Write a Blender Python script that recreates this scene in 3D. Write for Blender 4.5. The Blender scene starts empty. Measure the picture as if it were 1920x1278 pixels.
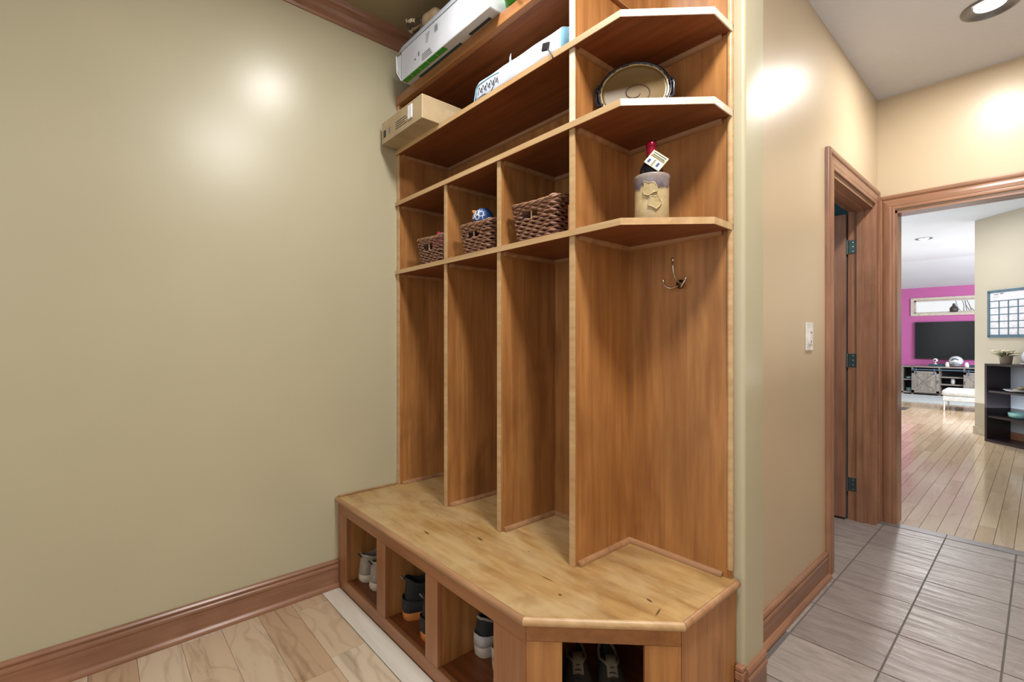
import bpy, bmesh, math, random
from mathutils import Vector, Matrix
random.seed(7)
PI = math.pi
COL = bpy.context.scene.collection

# ------------------------------------------------------------------ colour / materials
def lin(c):
    return tuple(((v/255)/12.92 if v/255 <= .04045 else ((v/255+.055)/1.055)**2.4) for v in c) + (1.0,)

class NT:
    def __init__(s, name):
        s.m = bpy.data.materials.new(name); s.m.use_nodes = True
        s.t = s.m.node_tree; s.n = s.t.nodes; s.l = s.t.links
        s.b = s.n['Principled BSDF']
    def new(s, k, **kw):
        n = s.n.new(k)
        for a, v in kw.items(): setattr(n, a, v)
        return n
    def link(s, a, b): s.l.new(a, b)
    def coord(s, scale=(1,1,1), rot=(0,0,0), loc=(0,0,0)):
        tc = s.new('ShaderNodeTexCoord'); mp = s.new('ShaderNodeMapping')
        s.link(tc.outputs['Object'], mp.inputs[0])
        mp.inputs['Scale'].default_value = scale; mp.inputs['Rotation'].default_value = rot
        mp.inputs['Location'].default_value = loc
        return mp.outputs[0]
    def noise(s, vec, scale=5, detail=4, rough=.5, dist=0):
        n = s.new('ShaderNodeTexNoise'); s.link(vec, n.inputs['Vector'])
        n.inputs['Scale'].default_value = scale; n.inputs['Detail'].default_value = detail
        n.inputs['Roughness'].default_value = rough; n.inputs['Distortion'].default_value = dist
        return n.outputs['Fac']
    def ramp(s, fac, stops):
        r = s.new('ShaderNodeValToRGB'); s.link(fac, r.inputs[0])
        e = r.color_ramp.elements
        while len(e) < len(stops): e.new(.5)
        for i, (p, c) in enumerate(stops):
            e[i].position = p; e[i].color = lin(c) if len(c) == 3 else c
        return r.outputs[0]
    def mix(s, fac, a, b, mode='MIX'):
        m = s.new('ShaderNodeMix', data_type='RGBA', blend_type=mode)
        for sock, v in ((m.inputs['Factor'], fac), (m.inputs['A'], a), (m.inputs['B'], b)):
            if hasattr(v, 'is_linked') or hasattr(v, 'links'): s.link(v, sock)
            elif isinstance(v, (int, float)): sock.default_value = v
            else: sock.default_value = lin(v) if len(v) == 3 else v
        return m.outputs['Result']
    def bump(s, h, strength=.2, dist=.01):
        b = s.new('ShaderNodeBump'); b.inputs['Strength'].default_value = strength
        b.inputs['Distance'].default_value = dist
        s.link(h, b.inputs['Height']); s.link(b.outputs[0], s.b.inputs['Normal'])
    def set(s, **kw):
        for k, v in kw.items():
            s.b.inputs[k.replace('_', ' ')].default_value = v

def plain(name, c, rough=.5, metal=0, nz=0, nscale=20, bump=0, spec=.5, c2=None):
    """solid colour softly broken up by noise"""
    k = NT(name); v = k.coord()
    f = k.noise(v, nscale, 3)
    c2 = c2 or tuple(max(0, x*(1-.12)) for x in c)
    k.link(k.ramp(f, [(.3, c2), (.7, c)]), k.b.inputs['Base Color'])
    k.set(Roughness=rough, Metallic=metal); k.b.inputs['Specular IOR Level'].default_value = spec
    if bump: k.bump(k.noise(v, nscale*3, 3), bump, .004)
    return k.m

def emis(name, c, e):
    k = NT(name); k.set(Base_Color=lin(c)); k.b.inputs['Emission Color'].default_value = lin(c)
    k.b.inputs['Emission Strength'].default_value = e
    return k.m

def wood(name, dark, light, axis='Z', rough=.35, sc=1.0, blotch=None, contrast=1.0, bumpy=.05, offs=0):
    k = NT(name)
    a = {'X': (1.2, 22, 22), 'Y': (22, 1.2, 22), 'Z': (22, 22, 1.2)}[axis]
    v = k.coord(tuple(q*sc for q in a), loc=(offs, offs*1.3, offs*.7))
    f = k.noise(v, 1.6, 6, .6, .35)
    lo, hi = .5-.22/contrast, .5+.22/contrast
    base = k.ramp(f, [(lo, dark), (hi, light)])
    v2 = k.coord(tuple(.16*q**.55 if q > 2 else .35 for q in a), loc=(offs+3, 1, offs))
    g = k.noise(v2, 6, 3, .55, .6)
    bl = blotch or tuple(x*.72 for x in dark)
    col = k.mix(k.ramp(g, [(.42, (0, 0, 0, 1)), (.78, (.62, .62, .62, 1))]), base, bl)
    k.link(col, k.b.inputs['Base Color'])
    k.set(Roughness=rough); k.bump(f, bumpy, .003)
    return k.m

def attr_planks(name, stops, axis, rough, gdark=.55, wavy=.6):
    """boards whose tint comes from a per-board face attribute"""
    k = NT(name)
    at = k.new('ShaderNodeAttribute', attribute_name='tint')
    base = k.ramp(at.outputs['Fac'], stops)
    a = (1.1, 13, 13) if axis == 'X' else (13, 1.1, 13)
    tc = k.new('ShaderNodeTexCoord'); ad = k.new('ShaderNodeVectorMath', operation='ADD')
    k.link(tc.outputs['Object'], ad.inputs[0])
    sc = k.new('ShaderNodeVectorMath', operation='SCALE'); k.link(at.outputs['Color'], sc.inputs[0]); sc.inputs['Scale'].default_value = 37
    k.link(sc.outputs[0], ad.inputs[1])
    mp = k.new('ShaderNodeMapping'); mp.inputs['Scale'].default_value = a; k.link(ad.outputs[0], mp.inputs[0])
    f = k.noise(mp.outputs[0], 1.1, 5, .6, 1.2)
    g = k.ramp(f, [(.30, (gdark, gdark*.93, gdark*.86, 1)), (.46, (.96, .95, .94, 1)), (.7, (1, 1, 1, 1))])
    col = k.mix(1.0, base, g, 'MULTIPLY')
    w = k.new('ShaderNodeTexWave', wave_type='BANDS', bands_direction='Y' if axis == 'X' else 'X')
    mp2 = k.new('ShaderNodeMapping'); mp2.inputs['Scale'].default_value = (.5, 1, 1) if axis == 'X' else (1, .5, 1); k.link(ad.outputs[0], mp2.inputs[0])
    k.link(mp2.outputs[0], w.inputs[0]); w.inputs['Scale'].default_value = 4; w.inputs['Distortion'].default_value = 14
    w.inputs['Detail'].default_value = 2; w.inputs['Detail Scale'].default_value = 1.4
    g2 = k.ramp(w.outputs['Fac'], [(0, (.80, .74, .68, 1)), (.2, (1, 1, 1, 1))])
    col = k.mix(wavy, col, g2, 'MULTIPLY')
    k.link(col, k.b.inputs['Base Color']); k.set(Roughness=rough)
    k.bump(f, .04, .002)
    return k.m

M = {}
M['wall'] = None
def paint(name, c, rough=.3, bump=.06, spec=.5):
    k = NT(name); v = k.coord()
    f = k.noise(v, 2.0, 2)
    k.link(k.ramp(f, [(.3, tuple(x*.975 for x in c)), (.7, c)]), k.b.inputs['Base Color'])
    k.set(Roughness=rough); k.b.inputs['Specular IOR Level'].default_value = spec
    k.bump(k.noise(v, 90, 3), bump, .002)
    return k.m
M['paint_green'] = paint('satin_khaki_green_paint', (185, 178, 150), .31)
M['paint_edge'] = paint('satin_olive_edge_paint', (190, 174, 116))
M['paint_hall'] = paint('satin_warm_beige_paint', (198, 179, 150), .33)
M['paint_living'] = paint('flat_beige_paint', (182, 174, 156), .6)
M['paint_magenta'] = paint('flat_magenta_paint', (168, 84, 144), .6)
M['paint_teal'] = paint('flat_teal_paint', (50, 92, 106), .6)
M['ceil_olive'] = paint('olive_ceiling', (140, 126, 95), .7, .1)  # mudroom ceiling gets its own darker olive tone
M['ceil_living'] = paint('pale_blue_white_ceiling_paint', (205, 214, 224), .8)
def knock():
    k = NT('knockdown_textured_grey_ceiling'); v = k.coord()
    k.set(Base_Color=lin((200, 200, 203)), Roughness=.55)
    k.bump(k.noise(v, 55, 4, .6, .8), .55, .006)
    return k.m
M['ceil_hall'] = knock()
# locker woods
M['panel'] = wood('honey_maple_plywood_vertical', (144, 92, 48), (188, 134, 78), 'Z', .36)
M['panel_x'] = wood('honey_maple_plywood_lengthwise', (138, 90, 48), (168, 116, 66), 'X', .36)
M['under'] = wood('shaded_reddish_maple_plywood', (104, 56, 28), (140, 80, 42), 'X', .4)  # same plywood darkened: shade of undersides and cubbies is in the colour
M['frame_w'] = wood('stained_maple_rail', (138, 88, 54), (164, 112, 74), 'X', .38)
M['frame_z'] = wood('stained_maple_stile', (138, 88, 54), (168, 116, 76), 'Z', .38)
M['rail'] = wood('stained_maple_rail_orange', (138, 88, 48), (168, 114, 66), 'X', .35)
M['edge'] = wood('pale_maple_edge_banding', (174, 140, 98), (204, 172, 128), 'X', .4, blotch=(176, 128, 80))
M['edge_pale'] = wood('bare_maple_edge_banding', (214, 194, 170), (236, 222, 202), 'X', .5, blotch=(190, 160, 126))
M['cleat'] = wood('stained_quarter_round', (146, 104, 70), (182, 140, 102), 'X', .35)
M['trim'] = wood('cherry_stained_casing_vertical', (138, 94, 70), (176, 130, 102), 'Z', .3)
M['trim_y'] = wood('cherry_stained_casing_lengthwise', (132, 92, 70), (164, 120, 94), 'Y', .28)
M['trim_x'] = wood('cherry_stained_casing_crosswise', (134, 94, 70), (166, 122, 94), 'X', .28)
M['door'] = wood('cherry_stained_door', (142, 98, 78), (168, 124, 102), 'Z', .3)
BT_ = .435
def benchtop():
    k = NT('worn_golden_maple_bench_top')
    v = k.coord((1.3, 9, 9)); f = k.noise(v, 2.2, 7, .62, .5)
    base = k.ramp(f, [(.3, (140, 104, 60)), (.5, (170, 134, 84)), (.7, (188, 156, 104))])
    g = k.noise(k.coord((1, 1.6, 1)), 3.2, 5, .6, .7)
    base = k.mix(k.ramp(g, [(.4, (0, 0, 0, 1)), (.66, (.75, .75, .75, 1))]), base, (190, 166, 124))
    h = k.noise(k.coord((1, 2, 1), loc=(4, 2, 0)), 5.5, 4, .6, .9)
    base = k.mix(k.ramp(h, [(.52, (0, 0, 0, 1)), (.78, (.6, .6, .6, 1))]), base, (138, 96, 54))
    # knots and small dark flaws
    tc = k.new('ShaderNodeTexCoord')
    for (x, y, lx, ly, a) in ((-1.633, .992, .026, .006, -.1), (-1.443, 1.114, .024, .007, -.1), (-1.60, 1.14, .006, .004, 0), (-1.06, 1.09, .034, .003, .05), (-.965, 1.049, .008, .007, 0), (-.77, 1.224, .016, .006, -.3), (-.72, 1.19, .004, .028, .25), (-1.24, 1.18, .006, .003, 0)):
        mp = k.new('ShaderNodeMapping'); mp.vector_type = 'TEXTURE'
        k.link(tc.outputs['Object'], mp.inputs[0])
        mp.inputs['Location'].default_value = (x+1.48, y-1.2, BT_); mp.inputs['Rotation'].default_value = (0, 0, a); mp.inputs['Scale'].default_value = (lx, ly, .05)
        L = k.new('ShaderNodeVectorMath', operation='LENGTH'); k.link(mp.outputs[0], L.inputs[0])
        fac = k.ramp(L.outputs['Value'], [(.45, (.85, .85, .85, 1)), (1.0, (0, 0, 0, 1))])
        base = k.mix(fac, base, (74, 46, 26))
    k.link(base, k.b.inputs['Base Color']); k.set(Roughness=.42)
    k.bump(f, .08, .003)
    return k.m
M['bench_top'] = benchtop()
M['floor_mud'] = attr_planks('natural_maple_planks', [(0, (212, 202, 188)), (.3, (204, 186, 162)), (.6, (192, 166, 138)), (.85, (180, 150, 120)), (1, (160, 130, 106))], 'X', .42)
M['white_board'] = wood('whitewashed_board', (196, 188, 176), (216, 210, 200), 'X', .5, blotch=(200, 184, 160))
M['floor_living'] = attr_planks('glossy_maple_strip_floor', [(0, (206, 188, 164)), (.5, (196, 174, 146)), (1, (180, 154, 124))], 'Y', .13, .82, .12)
def slate():
    k = NT('grey_slate_look_tile')
    at = k.new('ShaderNodeAttribute', attribute_name='tint')
    tc = k.new('ShaderNodeTexCoord'); ad = k.new('ShaderNodeVectorMath', operation='ADD')
    k.link(tc.outputs['Object'], ad.inputs[0])
    sc = k.new('ShaderNodeVectorMath', operation='SCALE'); k.link(at.outputs['Color'], sc.inputs[0]); sc.inputs['Scale'].default_value = 19
    k.link(sc.outputs[0], ad.inputs[1])
    mp = k.new('ShaderNodeMapping'); mp.inputs['Scale'].default_value = (2.0, 9, 1); mp.inputs['Rotation'].default_value = (0, 0, .35); k.link(ad.outputs[0], mp.inputs[0])
    f = k.noise(mp.outputs[0], 2.6, 6, .6, 1.4)
    base = k.ramp(at.outputs['Fac'], [(0, (144, 135, 132)), (1, (170, 160, 156))])
    g = k.ramp(f, [(.3, (.70, .68, .66, 1)), (.6, (1, 1, 1, 1))])
    k.link(k.mix(1, base, g, 'MULTIPLY'), k.b.inputs['Base Color']); k.set(Roughness=.34)
    k.bump(f, .5, .008)
    return k.m
M['slate'] = slate()
M['grout'] = plain('dark_grey_grout', (112, 106, 104), .8)
M['gap'] = plain('dark_board_gap', (96, 74, 54), .8)
M['thresh'] = plain('grey_threshold_tile', (126, 122, 124), .4, nscale=12)
M['white_pl'] = plain('white_plastic', (232, 230, 226), .35)
M['grey_dot'] = plain('grey_plastic_mark', (120, 118, 116), .5)
M['metal'] = plain('brushed_nickel', (200, 186, 168), .22, 1.0)
M['metal_dk'] = plain('dark_bronze_metal', (84, 66, 52), .35, .9)
M['hinge'] = plain('teal_grey_steel', (84, 104, 104), .35, .6)
M['card'] = plain('brown_cardboard', (180, 158, 122), .75, nscale=8)
M['card_in'] = plain('cardboard_cut_edge', (206, 186, 150), .8)
M['white_card'] = plain('white_printed_carton', (206, 209, 216), .45, nscale=5)
M['flap_blue'] = plain('pale_blue_carton_flap', (206, 214, 226), .4, nscale=6)
M['grey_card'] = plain('grey_carton_underside', (190, 186, 178), .6, nscale=6)
M['green_print'] = plain('green_print', (52, 150, 44), .5)
M['green_bright'] = plain('bright_green_plastic', (70, 176, 62), .35)
M['teal_print'] = plain('dark_teal_print', (16, 62, 74), .5)
M['ink'] = plain('black_ink', (44, 42, 42), .6)
M['ink_grey'] = plain('grey_ink', (122, 124, 130), .6)
M['tape'] = plain('white_tape', (236, 236, 236), .4)
M['tote'] = plain('white_plastic_wrap', (216, 224, 236), .28, nscale=7, c2=(196, 208, 226))
M['tote_blue'] = plain('light_blue_plastic', (132, 186, 214), .3)
M['tote_tan'] = plain('tan_fabric', (176, 150, 118), .7)
M['black_pl'] = plain('black_plastic', (18, 18, 18), .4)
M['black'] = plain('black_fabric', (26, 25, 27), .8, nscale=60, bump=.3)
M['leather'] = plain('worn_tan_leather', (158, 134, 104), .6, nscale=16, bump=.3)
M['leather_dk'] = plain('dark_brown_leather', (68, 50, 38), .6, nscale=16, bump=.3)
M['lace_cream'] = plain('cream_lacing', (206, 190, 160), .6)
M['wicker'] = wood('dark_brown_wicker', (84, 52, 38), (150, 108, 84), 'X', .4, sc=3, blotch=(186, 146, 120), bumpy=.3)
M['wicker_rim'] = wood('brown_wicker_rim', (100, 66, 48), (168, 126, 98), 'X', .4, sc=3, blotch=(196, 156, 128), bumpy=.3)
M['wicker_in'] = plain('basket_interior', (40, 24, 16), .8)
M['stick'] = plain('pale_wood_stick', (206, 176, 128), .6)
M['pink'] = plain('hot_pink_fabric', (214, 40, 110), .6)
M['white_fab'] = plain('white_fabric', (222, 224, 228), .7)
M['blue_fab'] = plain('royal_blue_fabric', (34, 78, 140), .6)
M['orange_fab'] = plain('orange_fabric', (214, 136, 66), .6)
M['grey_fab'] = plain('dark_grey_fleece', (70, 64, 66), .9, nscale=70, bump=.5)
M['orange_board'] = wood('orange_brown_board', (170, 98, 48), (198, 122, 62), 'Z', .5)
M['stone_tan'] = plain('olive_tan_stoneware', (122, 98, 54), .35, nscale=9)
M['stone_dk'] = plain('blue_black_glaze', (30, 30, 38), .2, nscale=14)
M['stone_buff'] = plain('buff_stoneware_glaze', (176, 156, 110), .35, nscale=10)
M['stone_line'] = plain('brown_groove', (84, 56, 28), .5)
M['stone_cream'] = plain('cream_dripped_glaze', (190, 170, 128), .35, nscale=30)
def crockmat():
    k = NT('buff_stoneware_with_grey_dipped_rim'); 
    tc = k.new('ShaderNodeTexCoord'); sx = k.new('ShaderNodeSeparateXYZ'); k.link(tc.outputs['Object'], sx.inputs[0])
    n = k.noise(tc.outputs['Object'], 22, 3, .6, .5)
    ad = k.new('ShaderNodeMath', operation='MULTIPLY_ADD'); k.link(n, ad.inputs[0]); ad.inputs[1].default_value = .05; k.link(sx.outputs[2], ad.inputs[2])
    r = k.ramp(ad.outputs[0], [(.132, (184, 164, 122)), (.134, (70, 56, 60)), (.144, (112, 104, 112)), (.18, (150, 136, 128))])
    n2 = k.noise(tc.outputs['Object'], 60, 4, .7)
    g = k.ramp(n2, [(.3, (.62, .6, .6, 1)), (.6, (1, 1, 1, 1))])
    k.link(k.mix(.6, r, g, 'MULTIPLY'), k.b.inputs['Base Color']); k.set(Roughness=.3); k.bump(n2, .25, .004)
    return k.m
M['crock'] = crockmat()
M['foil'] = plain('burgundy_foil_capsule', (150, 14, 50), .22, .3)
M['bottle'] = plain('dark_bottle_glass', (18, 20, 26), .08)
M['tag_paper'] = plain('cream_tag_paper', (226, 214, 176), .6)
M['tag_blue'] = plain('pale_blue_tag_print', (186, 200, 232), .6)
M['olive_print'] = plain('olive_tag_print', (128, 116, 66), .6)
M['navy'] = plain('navy_print', (34, 36, 74), .6)
# shoes
M['s_grey'] = plain('warm_grey_suede', (158, 144, 130), .8, nscale=40, bump=.2)
M['s_cream'] = plain('cream_rubber', (206, 192, 172), .5)
M['s_orange'] = plain('orange_gum_rubber', (206, 128, 60), .5)
M['s_tan'] = plain('tan_nubuck', (168, 130, 92), .8)
M['s_dk'] = plain('charcoal_knit', (44, 42, 44), .9, nscale=60, bump=.3)
M['s_white'] = plain('off_white_mesh', (196, 190, 184), .7, nscale=50, bump=.2)
M['s_lite'] = plain('pale_grey_lining', (176, 168, 152), .8)
M['s_collar'] = plain('dull_tan_lining', (132, 120, 98), .8)
M['s_olive'] = plain('dark_olive_canvas', (58, 52, 44), .85, nscale=50, bump=.3)
# living room
M['tv'] = plain('tv_screen_glass', (16, 18, 22), .22, spec=.25)
M['tv_bez'] = plain('tv_bezel', (14, 14, 16), .3)
M['gwood'] = wood('weathered_grey_wood', (116, 108, 104), (150, 142, 136), 'X', .6)
M['gwood_z'] = wood('weathered_grey_plank', (112, 106, 100), (160, 152, 142), 'Z', .6)
M['gdark'] = plain('console_dark_interior', (34, 30, 34), .7)
M['steel_blue'] = plain('blue_grey_track_steel', (84, 110, 134), .4, .5)
M['ott'] = plain('light_grey_ottoman_fabric', (214, 220, 224), .6, nscale=30)
M['rug'] = plain('pale_blue_grey_rug', (178, 188, 190), .9, nscale=30)
M['glass_b'] = plain('pale_aqua_glass', (150, 204, 204), .2)
M['espresso'] = plain('espresso_laminate', (44, 34, 40), .35)
M['win_frame'] = plain('cream_window_frame', (186, 180, 168), .5)
M['cal_frame'] = plain('slate_blue_frame', (78, 108, 126), .5)
M['cal_white'] = plain('dry_erase_white', (226, 226, 234), .25)
M['cream_bb'] = plain('cream_baseboard', (196, 186, 164), .5)
M['pot'] = plain('taupe_ceramic', (138, 124, 106), .5)
M['leaf'] = plain('dusty_green_leaf', (120, 126, 92), .6)
M['petal'] = plain('cream_petal', (216, 204, 172), .6)
M['shell'] = plain('shell_beige', (200, 180, 150), .6)
M['bark_pale'] = plain('pale_grey_bark', (176, 176, 172), .8)
M['bookback'] = plain('pale_blue_grey_sheen', (176, 184, 194), .25, nscale=2, c2=(170, 178, 188))  # pale sheen behind the bookcase shelves is put into this colour
M['vase_dk'] = plain('dark_vase', (60, 52, 52), .5)
M['frame_white'] = plain('grey_white_panel', (206, 212, 218), .3)
M['mat_dk'] = plain('dark_rubber_mat', (70, 68, 66), .8)
M['lamp_ring'] = plain('satin_nickel_ring', (132, 132, 132), .35, .7)
M['lens'] = emis('warm_white_lens', (255, 252, 244), 6.0)
def glass():
    k = NT('window_glass'); k.set(Roughness=.02); k.b.inputs['Transmission Weight'].default_value = 1; k.b.inputs['IOR'].default_value = 1.1
    k.b.inputs['Base Color'].default_value = (1, 1, 1, 1)
    return k.m
M['glass'] = glass()

# ------------------------------------------------------------------ mesh builder (world coordinates)
class MB:
    def __init__(s): s.v = []; s.f = []; s.mi = []; s.tint = []; s.cur = 0
    def add(s, vs, fs, tint=0):
        o = len(s.v); s.v += [tuple(v) for v in vs]
        for f in fs: s.f.append([o+i for i in f]); s.mi.append(s.cur); s.tint.append(tint)
        return s
    def box(s, x0, x1, y0, y1, z0, z1, mat=None, tint=0):
        vs = [Vector((x, y, z)) for x in (x0, x1) for y in (y0, y1) for z in (z0, z1)]
        if mat is not None: vs = [mat @ v for v in vs]
        return s.add(vs, [(0,1,3,2), (4,6,7,5), (0,4,5,1), (2,3,7,6), (0,2,6,4), (1,5,7,3)], tint)
    def rbox(s, x0, x1, y0, y1, z0, z1, r=.004, seg=2, mat=None):
        bm = bmesh.new(); bmesh.ops.create_cube(bm, size=1)
        for v in bm.verts: v.co = Vector(((x0+x1)/2+v.co.x*(x1-x0), (y0+y1)/2+v.co.y*(y1-y0), (z0+z1)/2+v.co.z*(z1-z0)))
        bmesh.ops.bevel(bm, geom=bm.edges[:], offset=r, segments=seg, affect='EDGES', profile=.5)
        bm.verts.index_update()
        vs = [(mat @ v.co) if mat is not None else v.co.copy() for v in bm.verts]
        fs = [[v.index for v in f.verts] for f in bm.faces]; bm.free()
        return s.add(vs, fs)
    def prism(s, poly, z0, z1, mat=None):
        n = len(poly); vs = [Vector((x, y, z0)) for x, y in poly]+[Vector((x, y, z1)) for x, y in poly]
        if mat is not None: vs = [mat @ v for v in vs]
        return s.add(vs, [list(range(n))[::-1], list(range(n, 2*n))]+[(i, (i+1) % n, n+(i+1) % n, n+i) for i in range(n)])
    def sweep(s, prof, p0, p1, u, w, m0=0, m1=0):
        """extrude profile [(a,b)] along p0->p1; a along u, b along w; m0/m1 = mitre shift per unit a"""
        p0, p1, u, w = Vector(p0), Vector(p1), Vector(u), Vector(w); d = (p1-p0).normalized()
        n = len(prof)
        vs = [p0+u*a+w*b+d*(m0*a) for a, b in prof]+[p1+u*a+w*b+d*(m1*a) for a, b in prof]
        return s.add(vs, [list(range(n))[::-1], list(range(n, 2*n))]+[(i, (i+1) % n, n+(i+1) % n, n+i) for i in range(n)])
    def tube(s, pts, r, seg=8, closed=False, squash=1.0, caps=True):
        pts = [Vector(p) for p in pts]; n = len(pts); vs = []; up = None
        for i, p in enumerate(pts):
            a = pts[(i-1) % n] if (closed or i > 0) else p
            b = pts[(i+1) % n] if (closed or i < n-1) else p
            t = (b-a).normalized()
            if up is None:
                up = Vector((0, 0, 1)) if abs(t.z) < .9 else Vector((0, 1, 0))
            q = (up-t*up.dot(t))
            if q.length < 1e-5: q = t.orthogonal()
            q.normalize(); up = q; w = t.cross(q)
            rr = r[i] if isinstance(r, (list, tuple)) else r
            for k in range(seg):
                an = 2*PI*k/seg
                vs.append(p+q*math.cos(an)*rr*squash+w*math.sin(an)*rr)
        fs = []
        for i in range(n if closed else n-1):
            j = (i+1) % n
            for k in range(seg): fs.append((i*seg+k, i*seg+(k+1) % seg, j*seg+(k+1) % seg, j*seg+k))
        if not closed and caps: fs += [list(range(seg))[::-1], [(n-1)*seg+k for k in range(seg)]]
        return s.add(vs, fs)
    def lathe(s, prof, c=(0, 0, 0), seg=32, mat=None, a0=0, a1=2*PI):
        vs = []; full = abs(a1-a0-2*PI) < 1e-4; n = len(prof)
        cnt = seg if full else seg+1
        for k in range(cnt):
            an = a0+(a1-a0)*k/seg
            for r, z in prof:
                v = Vector((r*math.cos(an), r*math.sin(an), z))
                if mat is not None: v = mat @ v
                vs.append(v+Vector(c))
        fs = []
        for k in range(seg):
            k2 = (k+1) % cnt
            for i in range(n-1): fs.append((k*n+i, k2*n+i, k2*n+i+1, k*n+i+1))
        return s.add(vs, fs)
    def blob(s, c, rx, ry, rz, seg=16, rings=10, fn=None, mat=None):
        vs = []; 
        for i in range(rings+1):
            th = PI*i/rings
            for k in range(seg):
                ph = 2*PI*k/seg
                d = Vector((math.sin(th)*math.cos(ph), math.sin(th)*math.sin(ph), math.cos(th)))
                f = fn(d) if fn else 1
                v = Vector((d.x*rx*f, d.y*ry*f, d.z*rz*f))
                if mat is not None: v = mat @ v
                vs.append(v+Vector(c))
        fs = [(i*seg+k, (i+1)*seg+k, (i+1)*seg+(k+1) % seg, i*seg+(k+1) % seg) for i in range(rings) for k in range(seg)]
        return s.add(vs, fs)
    def build(s, name, mat, parent=None, smooth=False, bevel=0, subsurf=0, loc=None, **props):
        me = bpy.data.meshes.new(name)
        pl = Vector(parent.get('_w', (0, 0, 0))) if parent else Vector((0, 0, 0))
        if parent: off = Vector(PW[parent.name])
        else: off = Vector(loc) if loc is not None else s.base()
        me.from_pydata([tuple(Vector(v)-off) for v in s.v], [], s.f)
        mats = mat if isinstance(mat, (list, tuple)) else [mat]
        for m in mats: me.materials.append(M[m])
        if len(mats) > 1:
            for p, i in zip(me.polygons, s.mi): p.material_index = i
        bm = bmesh.new(); bm.from_mesh(me)
        bmesh.ops.remove_doubles(bm, verts=bm.verts[:], dist=1e-6) if any(s.tint) is False else None
        bmesh.ops.recalc_face_normals(bm, faces=bm.faces[:])
        bm.to_mesh(me); bm.free()
        if any(s.tint):
            at = me.attributes.new('tint', 'FLOAT_COLOR', 'FACE')
            for i, t in enumerate(s.tint): at.data[i].color = (t, (t*7.31) % 1, (t*3.77) % 1, 1)
        o = bpy.data.objects.new(name, me); COL.objects.link(o)
        if smooth:
            for p in me.polygons: p.use_smooth = True
            if smooth != 'full':
                md = o.modifiers.new('edges', 'EDGE_SPLIT'); md.split_angle = math.radians(40)
        if bevel:
            md = o.modifiers.new('soft_edges', 'BEVEL'); md.width = bevel; md.segments = 2; md.limit_method = 'ANGLE'
        if subsurf:
            md = o.modifiers.new('sub', 'SUBSURF'); md.levels = subsurf; md.render_levels = subsurf
        if parent: o.parent = parent; PW[o.name] = tuple(off)
        else: o.location = off; PW[o.name] = tuple(off)
        for k, v in props.items(): o[k] = v
        return o
    def base(s):
        xs = [v[0] for v in s.v]; ys = [v[1] for v in s.v]; zs = [v[2] for v in s.v]
        return Vector(((min(xs)+max(xs))/2, (min(ys)+max(ys))/2, min(zs)))

PW = {}
def thing(name, loc, label, cat, group=None):
    o = bpy.data.objects.new(name, None); COL.objects.link(o); o.location = loc
    o.empty_display_size = .05
    PW[o.name] = tuple(loc); o['label'] = label; o['category'] = cat
    if group: o['group'] = group
    return o
def tag(o, label, cat, group=None):
    o['label'] = label; o['category'] = cat
    if group: o['group'] = group
    return o
def struct(name, mb, mat, label, cat, **kw):
    o = mb.build(name, mat, loc=kw.pop('loc', (0, 0, 0)), **kw)
    o['kind'] = 'structure'; o['label'] = label; o['category'] = cat
    return o
def sthing(name, loc, label, cat):
    o = thing(name, loc, label, cat); o['kind'] = 'structure'; return o
def quarter(r, n=5):
    return [(0, 0)]+[(r*math.cos(PI/2*i/n), r*math.sin(PI/2*i/n)) for i in range(n+1)]

# ================================================================== ROOM SHELL
XL, YB, XH, YE, ZC = -2.30, 1.55, -.735, 3.93, 2.83
s = MB().box(XL-.1, XL, -2.0, 1.68, -.02, 2.86)
struct('wall_left', s, 'paint_green', 'plain khaki green wall on the left, beside the wooden lockers', 'wall')
s = MB().box(XL, -.65, YB, 1.70, 0, ZC)
struct('wall_back', s, 'paint_green', 'wall behind the wooden lockers', 'wall')
# rounded end of that stub wall (bullnose) with its white glare side
s = MB()
poly = [(-.65, YB), (-.642, YB)] + [(-.642+.012*math.sin(a), YB+.012-.012*math.cos(a)) for a in [PI/2*i/5 for i in range(1, 6)]] + [(-.63, 1.70), (-.65, 1.70)]
s.prism(poly, 0, ZC)
struct('wall_end', s, 'paint_green', 'narrow rounded end of the wall beside the lockers', 'wall', smooth=True)
# hall wall with door opening  y 2.88..3.82, z<2.07
DY0, DY1, DZ = 2.868, 3.815, 2.085
s = MB()
s.box(XH-.125, XH, 1.70, DY0, 0, ZC); s.box(XH-.125, XH, DY1, YE, 0, ZC); s.box(XH-.125, XH, DY0, DY1, DZ, ZC)
struct('wall_hall', s, 'paint_hall', 'warm beige hallway wall with the light switch and side doorway', 'wall')
# end wall with cased opening x -.635..0.45
EX0, EX1, EZ = -.635, .35, 2.055
s = MB()
s.box(XH-.125, EX0, YE, YE+.125, 0, ZC); s.box(EX1, 1.2, YE, YE+.125, 0, ZC); s.box(EX0, EX1, YE, YE+.125, EZ, ZC)
struct('wall_end_hall', s, 'paint_hall', 'warm beige wall above the wide opening to the living room', 'wall')
s = MB().box(1.2, 1.3, -2.0, YE+.125, 0, ZC)
struct('wall_right', s, 'paint_hall', 'right-hand hallway wall', 'wall')
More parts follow.
